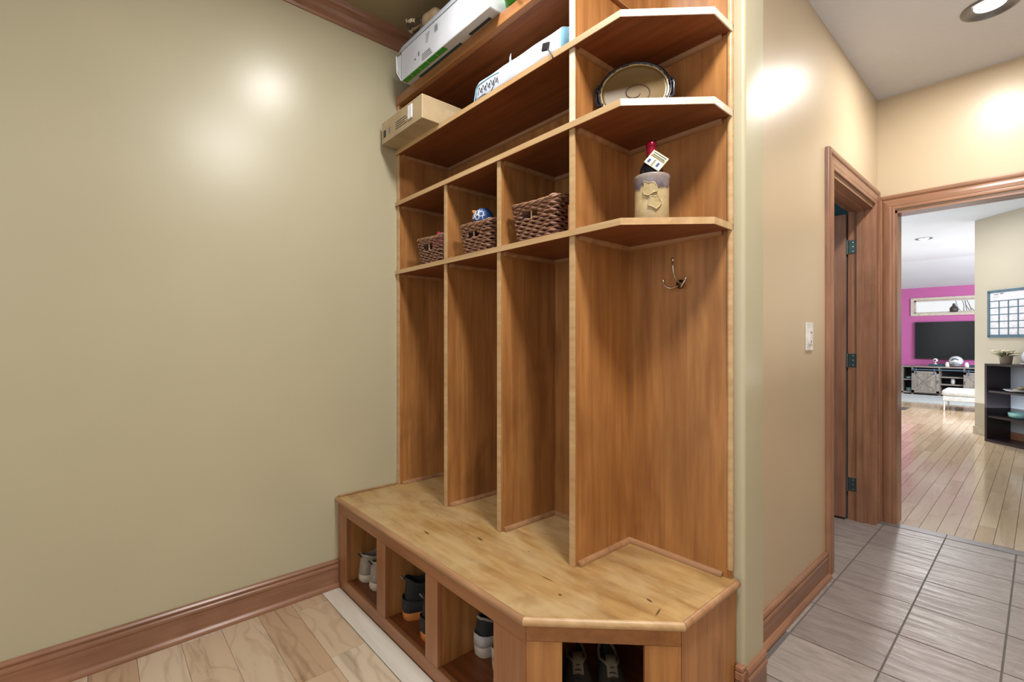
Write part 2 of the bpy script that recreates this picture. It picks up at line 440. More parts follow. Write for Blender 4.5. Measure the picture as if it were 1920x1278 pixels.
# hall ceiling with a round hole for the recessed light
LX, LY, LR = -.167, 3.225, .094
def ceiling_hole(x0, x1, y0, y1, z, cx, cy, r, seg=32):
    mb = MB(); h = .14
    for a in ((x0, cx-h, y0, y1), (cx+h, x1, y0, y1), (cx-h, cx+h, y0, cy-h), (cx-h, cx+h, cy+h, y1)):
        mb.add([(a[0], a[2], z), (a[1], a[2], z), (a[1], a[3], z), (a[0], a[3], z)], [(0, 1, 2, 3)])
    vs = []
    for k in range(seg):
        an = 2*PI*k/seg; c, q = math.cos(an), math.sin(an); m = h/max(abs(c), abs(q))
        vs += [(cx+r*c, cy+r*q, z), (cx+m*c, cy+m*q, z), (cx+r*c, cy+r*q, z+.1)]
    fs = []
    for k in range(seg):
        j = (k+1) % seg
        fs += [(3*k, 3*k+1, 3*j+1, 3*j), (3*k, 3*j, 3*j+2, 3*k+2)]
    fs.append([3*k+2 for k in range(seg)])
    return mb.add(vs, fs)
s = ceiling_hole(XH, 1.2, 1.70, YE, 2.81, LX, LY, LR)
struct('ceiling_hall', s, 'ceil_hall', 'grey textured hallway ceiling with a recessed light', 'ceiling')
s = MB().box(XL, 1.2, -2.0, YB, 2.845, 2.90); s.box(-.63, 1.2, YB, 1.70, 2.82, 2.90)
struct('ceiling_mudroom', s, 'ceil_olive', 'olive ceiling above the lockers', 'ceiling')

# floors
def planks(mb, x0, x1, y0, y1, w, axis, lmin, lmax, z=0, gap=.0012, first=None, t=.018, joint=None):
    a, b = (y0, y1) if axis == 'X' else (x0, x1)
    p = b if axis == 'X' else a
    rows = []
    if axis == 'X':
        while p > a+.001: q = max(a, p-w); rows.append((q, p)); p = q
    else:
        while p < b-.001: q = min(b, p+w); rows.append((p, q)); p = q
    for (r0, r1) in rows:
        s0, s1 = (x0, x1) if axis == 'X' else (y0, y1)
        c = s0-random.uniform(0, lmax)
        while c < s1:
            d = c+random.uniform(lmin, lmax); c0, c1 = max(c, s0), min(d, s1)
            if c1-c0 > .02:
                tt = random.uniform(.02, 1)
                if axis == 'X': mb.box(c0+gap/2, c1-gap/2, r0+gap/2, r1-gap/2, z-t, z, tint=tt)
                else: mb.box(r0+gap/2, r1-gap/2, c0+gap/2, c1-gap/2, z-t, z, tint=tt)
            c = d
s = MB(); planks(s, XL, 1.2, -2.0, .806, .1375, 'X', .35, 1.1)
fl = struct('floor_mudroom', s, 'floor_mud', 'pale natural maple plank floor in front of the bench', 'floor')
s = MB().box(XL, -.9, .808, .892, -.018, .001)
struct('floor_border', s, 'white_board', 'whitewashed border board of the floor along the bench foot', 'floor')
s = MB(); planks(s, -.9, 1.2, .808, 1.2, .1375, 'X', .35, 1.1)
struct('floor_mudroom', s, 'floor_mud', 'pale plank floor beyond the bench corner', 'floor')
s = MB().box(XL, 1.2, -2.0, 1.2, -.03, -.0185)
struct('floor_subfloor', s, 'gap', 'dark gaps between the floor planks', 'floor')
s = MB()
xs = [-2.2, -1.89, -1.59, -1.29, -.99, -.69, -.392, -.098, .2, .5, .8, 1.1, 1.2]
ys = [1.2, 1.49, 1.812, 2.134, 2.46, 2.787, 3.112, 3.43, 3.745, 3.87]
g = .0035
for i in range(len(xs)-1):
    for j in range(len(ys)-1):
        if xs[i+1] < -.64 and ys[j+1] < 2.3: continue
        s.box(xs[i]+g, xs[i+1]-g, ys[j]+g, ys[j+1]-g, -.015, 0, tint=random.uniform(.02, 1))
struct('floor_tile', s, 'slate', 'grey slate-look tile floor of the hallway', 'floor')
s = MB().box(-2.2, 1.2, 1.2, 3.93, -.03, -.0025)
struct('floor_grout', s, 'grout', 'grout lines between the grey floor tiles', 'floor')
s = MB()
for a, b in ((-2.2, -.392), (-.392, .2), (.2, 1.2)): s.box(a+.002, b-.002, 3.872, 3.955, -.012, .0015)
struct('floor_threshold', s, 'thresh', 'grey tile threshold strip between hallway and living room', 'floor')
s = MB(); planks(s, -3.2, 4.0, 3.957, 14.2, .0835, 'Y', .4, 1.5, gap=.0022)
struct('floor_living', s, 'floor_living', 'glossy light maple strip floor of the living room', 'floor')
s = MB().box(-3.2, 4.0, 3.957, 14.2, -.03, -.0185)
struct('floor_living_base', s, 'gap', 'dark seams between the living room floor strips', 'floor')

# ------------------------------------------------ mouldings
BBP = [(0, 0), (.030, 0), (.031, .006), (.028, .014), (.020, .021), (.014, .023), (.014, .090), (.017, .093), (.018, .1), (.0165, .106), (.012, .110), (.012, .114), (.016, .119), (.016, .124), (.011, .130), (.004, .133), (0, .133)]
s = MB().sweep(BBP, (XL, -2.0, 0), (XL, .893, 0), (1, 0, 0), (0, 0, 1))
struct('baseboard_left', s, 'trim_y', 'cherry-stained baseboard along the khaki green left wall', 'baseboard')
s = MB().sweep(BBP, (XH, 1.702, 0), (XH, 2.79, 0), (1, 0, 0), (0, 0, 1))
struct('baseboard_hall', s, 'trim_y', 'cherry-stained baseboard below the hallway light switch', 'baseboard')
s = MB().sweep([(a*.8, b*1.18) for a, b in BBP], (-.63, 1.552, 0), (-.63, 1.70, 0), (1, 0, 0), (0, 0, 1))
struct('baseboard_stub', s, 'trim_y', 'short piece of baseboard on the wall end right of the lockers', 'baseboard')
s = MB()
for z0, z1, w in ((0, .12, .0), (.122, .150, .003), (.150, .166, .0015)):
    s.rbox(-.652, -.628+w, 1.528-w, 1.556, z0+.0005, z1, .004)
struct('baseboard_corner', s, 'trim', 'small turned corner block of the baseboard beside the bench', 'baseboard')
# crown on left wall
CR = [(0, 0), (.008, 0), (.012, .012), (.012, .02), (.022, .03), (.03, .048), (.034, .062), (.046, .070), (.05, .078), (.056, .092), (0, .092)]
s = MB().sweep(CR, (XL, -2.0, 2.753), (XL, 1.54, 2.753), (1, 0, 0), (0, 0, 1))
struct('trim_crown', s, 'trim_y', 'cherry-stained crown moulding at the top of the left wall', 'crown moulding')
# casings
CS = [(0, 0), (.0, .014), (.010, .018), (.018, .016), (.022, .018), (.060, .018), (.066, .014), (.070, .018), (.082, .024), (.092, .022), (.096, .016), (.096, 0)]
def casing(parent_name, label, side):
    t = sthing(parent_name, (0, 0, 0), label, 'door casing'); return t
t = sthing('trim_1', (XH, 3.35, 0), 'cherry-stained casing around the side doorway on the hallway wall', 'door casing')
for a, d in ((DY0+.012, -1), (DY1-.012, 1)):
    top = DZ+.008
    w_ = 1.0
    MB().sweep(CS, (XH, a, 0), (XH, a, top), (0, d*w_, 0), (1, 0, 0), 0, 1).build('side_casing', 'trim', t, smooth=True)
MB().sweep(CS, (XH, DY0+.012, DZ+.008), (XH, DY1-.012, DZ+.008), (0, 0, 1), (1, 0, 0), -1, 1).build('head_casing', 'trim_y', t, smooth=True)
s = MB(); s.box(XH-.135, XH+.001, DY0-.001, DY0+.017, 0, DZ); s.build('jamb', 'trim', t)
s = MB(); s.box(XH-.135, XH+.001, DY1-.017, DY1+.001, 0, DZ); s.build('jamb', 'trim', t)
s = MB(); s.box(XH-.135, XH+.001, DY0, DY1, DZ-.017, DZ+.001); s.build('head_jamb', 'trim_y', t)
s = MB(); s.box(XH-.085, XH-.045, DY1-.03, DY1-.017, 0, DZ-.017); s.box(XH-.085, XH-.045, DY0+.017, DY0+.03, 0, DZ-.017)
s.box(XH-.085, XH-.045, DY0+.017, DY1-.017, DZ-.03, DZ-.017); s.build('door_stop', 'trim', t)
t = sthing('trim_2', (0, YE, 0), 'cherry-stained casing around the wide opening to the living room', 'door casing')
for a, d in ((EX0-.006, -1), (EX1+.006, 1)):
    MB().sweep(CS, (a, YE, 0), (a, YE, EZ+.006), (d, 0, 0), (0, -1, 0), 0, 1).build('side_casing', 'trim', t, smooth=True)
MB().sweep(CS, (EX0-.006, YE, EZ+.006), (EX1+.006, YE, EZ+.006), (0, 0, 1), (0, -1, 0), -1, 1).build('head_casing', 'trim_x', t, smooth=True)
for a, b in ((EX0-.014, EX0+.004), (EX1-.004, EX1+.014)): MB().box(a, b, YE-.001, YE+.135, .0016, EZ).build('jamb', 'trim', t)
MB().box(EX0-.014, EX1+.014, YE-.001, YE+.135, EZ-.018, EZ+.001).build('head_jamb', 'trim_x', t)

# door, opened into the side room, hinged on the far jamb
t = sthing('door_1', (-.87, 3.79, .012), 'open cherry-stained door seen edge-on inside the side doorway', 'door')
s = MB().rbox(-1.74, -.878, 3.765, 3.803, .014, 2.05, .002); s.build('door_leaf', 'door', t)
s = MB()
for z0, z1 in ((.22, .95), (1.12, 1.9)):
    for (a, b, c, d) in ((-1.63, -1.0, z0, z0+.015), (-1.63, -1.0, z1-.015, z1)): s.box(a, b, 3.766, 3.774, c, d)
    s.box(-1.63, -1.615, 3.766, 3.774, z0, z1); s.box(-1.015, -1.0, 3.766, 3.774, z0, z1)
s.build('panel_moulding', 'door', t)
for z in (.24, 1.07, 1.83):
    s = MB().rbox(-.868, -.822, DY1-.021, DY1-.0155, z-.045, z+.045, .002)
    s.tube([(-.874, DY1-.024, z-.047), (-.874, DY1-.024, z+.047)], .007, 10)
    s.box(-.884, -.874, DY1-.029, DY1-.024, z-.045, z+.045)
    h = s.build('hinge', 'hinge', t)
    q = MB()
    for dz in (-.03, 0, .03): q.lathe([(0, 0), (.004, 0), (.004, .001), (0, .002)], (-.843, DY1-.021, z+dz), 10, Matrix.Rotation(PI/2, 3, 'X'))
    q.build('screw', 'metal', h)
# side room beyond that door
s = MB().box(-2.3, -2.2, 2.0, 3.93, 0, 2.6); s.box(-2.2, -.86, 3.83, 3.93, 0, 2.6); s.box(-2.2, -.86, 1.9, 2.0, 0, 2.6)
struct('wall_side_room', s, 'paint_teal', 'teal wall of the dim side room behind the open door', 'wall')
s = MB().box(-2.2, -.86, 2.0, 3.83, 2.42, 2.5)
struct('ceiling_side_room', s, 'paint_teal', 'teal ceiling of the side room', 'ceiling')

# light switch
t = thing('light_switch', (XH, 2.525, 1.22), 'white light switch on the beige hallway wall', 'switch')
MB().rbox(XH, XH+.007, 2.478, 2.574, 1.155, 1.287, .003).build('switch_plate', 'white_pl', t)
rk = MB().rbox(XH+.006, XH+.012, 2.505, 2.547, 1.185, 1.257, .002).build('rocker', 'white_pl', t)
MB().box(XH+.011, XH+.0135, 2.517, 2.535, 1.238, 1.243).build('indicator', 'grey_dot', rk)
MB().lathe([(0, 0), (.005, 0), (.005, .002), (0, .003)], (XH+.011, 2.526, 1.197), 12, Matrix.Rotation(PI/2, 3, 'Y')).build('dimmer_dot', 'grey_dot', rk)

# recessed lights
def downlight(cx, cy, z, r, label, group=None, dome=False):
    t = thing('recessed_light', (cx, cy, z), label, 'ceiling light', group)
    MB().lathe([(r*1.12, -.001), (r*1.12, -.006), (r*1.0, -.008), (r*.9, -.002), (r*.72, .008), (r*.60, .010)], (cx, cy, z), 40).build('trim_ring', 'lamp_ring', t, smooth=True)
    MB().lathe([(0, -.002), (r*.40, -.001), (r*.60, .006), (r*.66, .016)] if not dome else [(0, -.020), (r*.35, -.017), (r*.60, -.008), (r*.66, .004)], (cx, cy, z), 40).build('lens', 'lens', t, smooth=True)
    return t
downlight(LX, LY, 2.81, LR, 'round recessed light in the grey hallway ceiling')

# ================================================================== BENCH
BT = .435
bench = thing('storage_bench', (-1.48, 1.2, 0), 'honey-stained wooden storage bench with shoe cubbies and clipped corner under the lockers', 'bench')
YF = .895; A = (-.954, .897); B = (-.654, 1.197); YBK = 1.545
top = [(-2.298, YF-.006), (A[0]+.002, YF-.006), (B[0]+.006, B[1]-.002), (-.648, YBK), (-2.298, YBK)]
MB().prism(top, BT-.02, BT).build('bench_top', 'bench_top', bench, bevel=.002)
# half-round nosing
NP = [(0, -.024)]+[(.013*math.cos(a)-.001, -.010+.0125*math.sin(a)) for a in [-PI/2+PI*i/8 for i in range(9)]]+[(0, .003)]
def nosing(p, q, n, mat='cleat', m0=0, m1=0):
    return MB().sweep(NP, (p[0], p[1], BT), (q[0], q[1], BT), n, (0, 0, 1), m0, m1).build('nosing', mat, bench, smooth=True)
k = math.tan(PI/8); R2 = math.sqrt(.5)
nosing((-2.298, YF-.006), (A[0]+.002, YF-.006), (0, -1, 0), 'cleat', 0, k)
nosing((A[0]+.002, YF-.006), (B[0]+.006, B[1]-.002), (R2, -R2, 0), 'edge', -k, k)
nosing((B[0]+.006, B[1]-.002), (-.648, YBK-.01), (1, 0, 0), 'cleat', -k, 0)
MB().rbox(-2.2985, -2.287, YF+.0, 1.21, BT+.0005, BT+.008, .002).build('wall_bead', 'cleat', bench)
FT = .019
def front(x0, x1, z0, z1, name, mat): return MB().box(x0, x1, YF, YF+FT, z0, z1).build(name, mat, bench, bevel=.0012)
front(-2.298, A[0], .360, BT-.02, 'top_rail', 'frame_w')
front(-2.298, A[0]-.002, 0, .055, 'bottom_rail', 'frame_w')
for x0, x1 in ((-2.298, -2.194), (-1.877, -1.798), (-1.484, -1.403), (-1.094, -.9545)): front(x0, x1, .0555, .3595, 'stile', 'frame_z')
# chamfered face
U = Vector((R2, R2, 0)); Nn = Vector((R2, -R2, 0))
def cham(s0, s1, z0, z1, name, mat, d0=-FT, d1=0):
    p = Vector((A[0], A[1], 0)); mb = MB()
    vs = [p+U*s_+Nn*d+Vector((0, 0, z)) for s_ in (s0, s1) for d in (d0, d1) for z in (z0, z1)]
    mb.add(vs, [(0, 1, 3, 2), (4, 6, 7, 5), (0, 4, 5, 1), (2, 3, 7, 6), (0, 2, 6, 4), (1, 5, 7, 3)])
    return mb.build(name, mat, bench, bevel=.0012)
CL = math.hypot(B[0]-A[0], B[1]-A[1])
cham(0.001, CL, .366, BT-.02, 'top_rail', 'rail'); cham(0.001, CL, 0, .05, 'bottom_rail', 'rail')
cham(.001, .101, .0505, .3655, 'stile', 'panel'); cham(.326, CL, .0505, .3655, 'stile', 'panel')
MB().box(B[0]-FT, B[0], B[1]+.006, YBK, 0, BT-.02).build('end_panel', 'panel', bench, bevel=.001)
# interior
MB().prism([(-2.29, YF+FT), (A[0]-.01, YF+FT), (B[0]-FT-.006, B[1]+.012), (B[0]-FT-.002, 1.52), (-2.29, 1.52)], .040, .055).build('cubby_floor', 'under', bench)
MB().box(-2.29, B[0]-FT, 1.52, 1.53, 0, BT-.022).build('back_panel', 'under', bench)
for x in (-2.212, -1.816, -1.421): MB().box(x, x+.018, YF+FT, 1.52, .0555, BT-.022).build('partition', 'panel', bench)
MB().box(-1.094, -1.078, YF+FT, 1.52, .0555, BT-.022).build('partition', 'under', bench)

# ================================================================== LOCKER TOWER
tower = thing('locker_shelving', (-1.48, 1.38, BT), 'tall honey-stained plywood locker unit with open compartments standing on the bench', 'locker')
YS, YD, YP = 1.205, 1.217, 1.53
S1, S2, S3, S4 = 1.556, 1.920, 2.192, 2.456   # undersides
TH = .019
def shelfpoly(y0=YS): return [(-2.297, y0), (-.855, y0), (-.662, y0+.2), (-.662, YP+.0), (-2.297, YP)]
MB().box(-2.297, -.664, YP, 1.548, BT+.001, 2.84).build('back_panel', 'panel', tower)
for nm, z in (('shelf', S1), ('shelf', S2), ('shelf', S3)):
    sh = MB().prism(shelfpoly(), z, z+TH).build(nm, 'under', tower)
    m = 'edge' if z < 2 else 'edge'
    e = .004
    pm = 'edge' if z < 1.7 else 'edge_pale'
    MB().box(-2.297, -.855, YS-e, YS, z-.001, z+TH+.001).build('edge_band', 'edge', sh)
    p = Vector((-.855, YS-e, 0)); q = Vector((-.658, YS+.197, 0)); mb = MB()
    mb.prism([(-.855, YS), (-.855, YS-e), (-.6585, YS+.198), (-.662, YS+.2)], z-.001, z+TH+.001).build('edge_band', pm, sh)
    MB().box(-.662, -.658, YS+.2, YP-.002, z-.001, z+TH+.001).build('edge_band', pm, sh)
MB().prism([(-2.297, YS+.03), (-1.052, YS+.03), (-1.052, YP), (-2.297, YP)], S4+.003, S4+.03).build('shelf', 'under', tower)
MB().rbox(-2.297, -1.052, YS, YS+.03, S4, S4+.046, .003).build('shelf_rail', 'rail', tower)
def upright(x, z0, z1, mat='panel'):
    u = MB().box(x, x+.018, YD, YP, z0, z1).build('divider', mat, tower)
    MB().box(x-.001, x+.019, YD-.006, YD, z0, z1).build('edge_band', 'edge', u)
for x in (-1.840, -1.456):
    upright(x, BT+.001, S1); upright(x, S1+TH, S2)
for z0, z1 in ((BT+.001, S1), (S1+TH, S2), (S2+TH, S3), (S3+TH, 2.84)):
    u = MB().box(-1.070, -1.050, YD, YP, z0, z1).build('divider', 'panel', tower)
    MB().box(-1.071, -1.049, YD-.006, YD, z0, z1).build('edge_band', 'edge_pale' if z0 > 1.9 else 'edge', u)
for z0, z1 in ((BT+.001, S1), (S1+TH, S2), (S2+TH, S3), (S3+TH, S4)):
    u = MB().box(-2.297, -2.276, YD, YP, z0, z1).build('side_panel', 'panel', tower)
    MB().box(-2.297, -2.275, YD-.006, YD, z0, z1).build('edge_band', 'edge', u)
# vertical half round on the right edge of the back panel
s = MB()
for z0, z1 in ((BT+.03, S1), (S1+TH, S2), (S2+TH, S3), (S3+TH, 2.84)):
    s.tube([(-.667, YP+.001, z0), (-.667, YP+.001, z1)], .010, 10)
s.build('corner_bead', 'edge', tower, smooth=True)
# inner partition ribs seen in the third locker
MB().box(-1.335+.0, -1.315, YP-.022, YP, BT+.001, S1).build('back_batten', 'panel', tower)
# quarter rounds
Q = quarter(.015)
def qr(p0, p1, u, w): return MB().sweep(Q, p0, p1, u, w).build('quarter_round', 'cleat', tower, smooth=True)
faces = [(-2.276, 1), (-1.822, 1), (-1.438, 1), (-1.050, 1)]
for x, _ in faces:
    ys = YD+.012
    qr((x, ys, BT+.001), (x, YP, BT+.001), (1, 0, 0), (0, 0, 1))
    qr((x, ys, S1), (x, YP, S1), (1, 0, 0), (0, 0, -1))
    qr((x, ys, S2), (x, YP, S2), (1, 0, 0), (0, 0, -1))
    qr((x, ys, S1+TH), (x, YP, S1+TH), (1, 0, 0), (0, 0, 1))
for x in (-2.276, -1.050): qr((x, YD+.012, S3), (x, YP, S3), (1, 0, 0), (0, 0, -1))
qr((-1.050, YD+.04, 2.452), (-1.050, YP, 2.452), (1, 0, 0), (0, 0, 1))
for z in (S1, S2, S3): qr((-2.276, YP, z), (-.690, YP, z), (0, -1, 0), (0, 0, -1))
qr((-1.438, YP, BT+.001), (-1.071, YP, BT+.001), (0, -1, 0), (0, 0, 1))
qr((-1.050, YP, BT+.001), (-.690, YP, BT+.001), (0, -1, 0), (0, 0, 1))
# coat hook
hook = bpy.data.objects.new('coat_hook', None); COL.objects.link(hook); hook.parent = tower
hp = Vector((-.838, YP, 1.398)); hook.location = hp-Vector(PW[tower.name]); PW[hook.name] = tuple(hp); hook.empty_display_size = .03
hook['label'] = 'small nickel coat hook on the right back panel'
MB().lathe([(0, 0), (.014, 0), (.016, .003), (.010, .010), (0, .012)], hp, 20, Matrix.Rotation(PI/2, 3, 'X')).build('mounting_plate', 'metal_dk', hook, smooth=True)
def arc(pts, n=8):
    P = [Vector(p) for p in pts]; P = [P[0]]+P+[P[-1]]; out = []
    for i in range(1, len(P)-2):
        for j in range(n):
            t_ = j/n; a, b, c, d = P[i-1:i+3]
            out.append(.5*((2*b)+(-a+c)*t_+(2*a-5*b+4*c-d)*t_**2+(-a+3*b-3*c+d)*t_**3))
    out.append(P[-2]); return out
for pts in ([(0, -.010, .004), (-.004, -.034, .024), (-.006, -.042, .055), (-.010, -.036, .088)],
            [(-.004, -.010, -.006), (-.022, -.030, -.014), (-.040, -.036, -.004), (-.048, -.034, .018)],
            [(.004, -.010, -.008), (.012, -.022, -.012), (.024, -.024, .002), (.030, -.018, .020)]):
    pp = arc([hp+Vector(p) for p in pts]); n = len(pp)
    MB().tube(pp, [.0034+(.0018 if i > n-4 else 0) for i in range(n)], 10).build('prong', 'metal', hook, smooth='full')
# ------------------------------------------------------------------ items on the shelves
def rrect(x0, x1, y0, y1, r, n=5, per=.012):
    pts = []
    cs = [((x1-r, y0+r), -PI/2), ((x1-r, y1-r), 0), ((x0+r, y1-r), PI/2), ((x0+r, y0+r), PI)]
    cor = [[(c[0]+r*math.cos(a+PI/2*i/n), c[1]+r*math.sin(a+PI/2*i/n)) for i in range(n+1)] for c, a in cs]
    for i in range(4):
        pts += cor[i]; a, b = cor[i][-1], cor[(i+1) % 4][0]
        L = math.hypot(b[0]-a[0], b[1]-a[1]); m = max(1, int(L/per))
        pts += [(a[0]+(b[0]-a[0])*j/m, a[1]+(b[1]-a[1])*j/m) for j in range(1, m)]
    return pts
def basket(x0, x1, y0, y1, z, h, rows, label):
    t = thing('wicker_basket', ((x0+x1)/2, (y0+y1)/2, z), label, 'basket', 'wicker baskets in the locker cubbies')
    t['group'] = 'wicker baskets in the locker cubbies'
    body = MB(); xc = (x0+x1)/2; rr = h/rows*.50
    for k in range(rows):
        f = k/(rows-1); ins = .016*(1-f); zz = z+rr+(h-2.2*rr)*f
        P = rrect(x0+ins, x1-ins, y0+ins, y1-ins, .02)
        cyc = 0; out = []; last = None; L = 0
        for p in P:
            if last: L += math.hypot(p[0]-last[0], p[1]-last[1])
            last = p
            ph = L/.024*PI+k*PI
            cx, cy = xc, (y0+y1)/2
            d = Vector((p[0]-cx, p[1]-cy)); dn = d.normalized()
            if abs(p[1]-(y0+ins)) < .004: dn = Vector((0, -1))
            elif abs(p[1]-(y1-ins)) < .004: dn = Vector((0, 1))
            elif p[0] > cx: dn = Vector((1, 0))
            else: dn = Vector((-1, 0))
            o = .0042*math.sin(ph)
            out.append(Vector((p[0]+dn.x*o, p[1]+dn.y*o, zz+.0022*math.cos(ph)+random.uniform(-.0012, .0012))))
        hole = .66 < f < .90
        if hole:
            # open the front wall around its centre for the hand hole
            idx = [i for i, q in enumerate(out) if q.y < y0+.03 and abs(q.x-xc+.01) < .034]
            lo, hi = min(idx), max(idx)
            seq = out[hi+1:]+out[:lo]
            body.tube(seq, [rr*random.uniform(.82, 1.1) for _ in seq], 6)
        else:
            body.tube(out, [rr*random.uniform(.82, 1.1) for _ in out], 6, closed=True)
    body.build('woven_body', 'wicker', t, smooth='full')
    rim = MB(); P = rrect(x0-.002, x1+.002, y0-.002, y1+.002, .02); n = len(P)
    for q in range(3):
        pts = []
        for i, p in enumerate(P):
            a = i*.55+q*2*PI/3; side = 1 if abs(p[0]-xc) > abs(p[1]-(y0+y1)/2)*(x1-x0)/(y1-y0) else 0
            dn = Vector(((1 if p[0] > xc else -1) if side else 0, 0 if side else (1 if p[1] > (y0+y1)/2 else -1)))
            pts.append((p[0]+dn.x*.004*math.cos(a), p[1]+dn.y*.004*math.cos(a), z+h+.004+.0045*math.sin(a)+.004*math.sin(i*.21)))
        rim.tube(pts, .0045, 6, closed=True)
    rim.build('braided_rim', 'wicker_rim', t, smooth='full')
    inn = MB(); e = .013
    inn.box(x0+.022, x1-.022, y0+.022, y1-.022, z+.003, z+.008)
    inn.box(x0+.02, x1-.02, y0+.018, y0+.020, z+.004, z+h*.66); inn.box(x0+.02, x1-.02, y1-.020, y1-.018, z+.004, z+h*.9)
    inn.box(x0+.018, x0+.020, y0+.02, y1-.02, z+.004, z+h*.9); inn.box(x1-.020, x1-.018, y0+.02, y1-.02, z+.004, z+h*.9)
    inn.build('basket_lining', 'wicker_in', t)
    MB().tube([(xc-.01, y0+.008, z+h*.6), (xc-.01, y0+.006, z+h)], .0035, 8).build('upright_stake', 'stick', t)
    return t
ZB = S1+TH
basket(-2.125, -1.895, 1.235, 1.47, ZB, .128, 13, 'small dark wicker basket in the leftmost cubby, holding a pink item')
basket(-1.745, -1.53, 1.232, 1.47, ZB, .128, 11, 'dark wicker basket in the middle cubby, holding a blue patterned toy')
basket(-1.392, -1.16, 1.232, 1.48, ZB, .143, 12, 'larger dark wicker basket in the right cubby beside an orange board')
# pink item
t = thing('folded_cloth', (-1.93, 1.31, ZB+.01), 'hot pink and white folded cloth poking out of the leftmost basket', 'cloth')
s = MB(); s.add([(-2.05, 1.262, ZB+.06), (-1.945, 1.262, ZB+.06), (-1.955, 1.265, ZB+.150), (-1.985, 1.268, ZB+.168), (-2.05, 1.36, ZB+.06), (-1.945, 1.36, ZB+.06), (-1.955, 1.35, ZB+.15), (-1.985, 1.35, ZB+.165)],
      [(0, 1, 2, 3), (4, 7, 6, 5), (0, 3, 7, 4), (1, 5, 6, 2), (3, 2, 6, 7), (0, 4, 5, 1)]); s.build('pink_cloth', 'pink', t, bevel=.004)
s = MB()
for i in range(6):
    a = i*1.1; s.rbox(-2.005+i*.009, -1.999+i*.009, 1.258, 1.262, ZB+.128+.004*(i % 3), ZB+.140+.004*(i % 2), .001)
s.build('white_print', 'white_fab', t)
# blue toy
cx, cy, cz = -1.640, 1.285, ZB+.172
t = thing('stuffed_toy', (cx, cy, ZB+.02), 'round blue patterned toy with an orange tip sitting in the middle basket', 'toy')
MB().blob((cx, cy, cz-.008), .049, .045, .048, 24, 14).build('body', 'blue_fab', t, smooth='full')
MB().lathe([(.014, 0), (.010, .012), (.003, .026), (0, .028)], (cx-.022, cy-.020, cz+.016), 14, Matrix.Rotation(-.9, 3, 'Y') @ Matrix.Rotation(.4, 3, 'X')).build('orange_tip', 'orange_fab', t, smooth=True)
s = MB()
for (a, b, r) in ((-.9, .25, .011), (-1.45, .45, .010), (-1.3, -.05, .010), (-.45, .35, .009), (-1.9, .1, .009), (-.55, -.1, .009), (-1.0, .75, .008)):
    d = Vector((math.cos(b)*math.cos(a), math.cos(b)*math.sin(a), math.sin(b))); c = Vector((cx, cy, cz-.008))+d*.0445
    u = d.orthogonal().normalized(); w = d.cross(u)
    s.tube([c+u*r*math.cos(q*PI/6)+w*r*math.sin(q*PI/6) for q in range(12)], .0022, 6, closed=True)
s.build('white_rings', 'white_fab', t, smooth='full')
# fleece in right basket, board
s = MB().blob((-1.185, 1.33, ZB+.150), .028, .04, .026, 16, 10, lambda d: 1+.12*math.sin(9*d.x+4*d.z)*math.cos(7*d.y))
s.blob((-1.21, 1.36, ZB+.115), .03, .04, .035, 16, 10)
tag(s.build('rolled_fleece', 'grey_fab', smooth='full'), 'dark grey fleece bundle on top of the right wicker basket', 'cloth')
s = MB().rbox(-1.099, -1.087, 1.235, 1.42, ZB+.0006, ZB+.10, .0015)
tag(s.build('wooden_board', 'orange_board'), 'thin orange-brown board standing between the right basket and the divider', 'board')

# stoneware platter
t = thing('stoneware_platter', (-.945, 1.40, S2+TH), 'round olive stoneware platter with dark rim and spiral groove leaning in the corner shelf', 'platter')
pc = Vector((-.930, 1.385, S2+TH+.108))
Rm = Matrix.Rotation(math.radians(34), 3, 'Z') @ Matrix.Rotation(math.radians(90-9), 3, 'X') @ Matrix.Diagonal((1.0, .88, 1.0))
def pl(x, y, z): return pc+Rm @ Vector((x, y, z))
R_ = .116
MB().lathe([(0, -.004), (R_*.8, -.004), (R_*.9, .004), (R_*1.0, .020), (R_*1.04, .022), (R_*1.045, .018), (R_*.97, -.010), (R_*.82, -.018), (0, -.018)], pc, 56, Rm).build('dish', 'stone_dk', t, smooth='full')
MB().lathe([(0, .012), (R_*.86, .012), (R_*.95, .016), (R_*.95, .0)], pc, 56, Rm).build('glazed_centre', 'stone_tan', t, smooth='full')
s = MB(); pts = []
for i in range(70):
    a = .3+i*.16; r = .012+.0075*a*.62
    if r > .105: break
    pts.append(pl(r*1.15*math.cos(-a)+.004, r*math.sin(-a)-.006, .0125))
s.tube(pts[:46], .0022, 6); s.build('spiral_groove', 'stone_line', t, smooth='full')
s = MB()
for i in range(60):
    a = 2*PI*i/60; w = random.uniform(.003, .009)
    s.rbox(-.006, .006, 0, w, 0, .002, .0008, 1, Matrix.Translation(pl(R_*.93*math.cos(a), R_*.93*math.sin(a), .0155)) @ Rm.to_4x4() @ Matrix.Rotation(a-PI/2, 4, 'Z'))
s.build('dripped_glaze', 'stone_cream', t)
for sg in (-1, 1):
    s = MB().tube(arc([pl(sg*R_*.97*math.cos(.35), R_*.97*math.sin(.35), .016), pl(sg*(R_+.010), .03, .010), pl(sg*(R_+.012), 0, .008), pl(sg*(R_+.008), -.035, .010), pl(sg*R_*.95*math.cos(.4), -R_*.95*math.sin(.4), .014)]), .006, 8)
    for q in (.035, .018): s.blob(pl(sg*(R_+.006), q, .016), .006, .006, .006, 8, 6)
    s.build('handle', 'stone_dk', t, smooth='full')

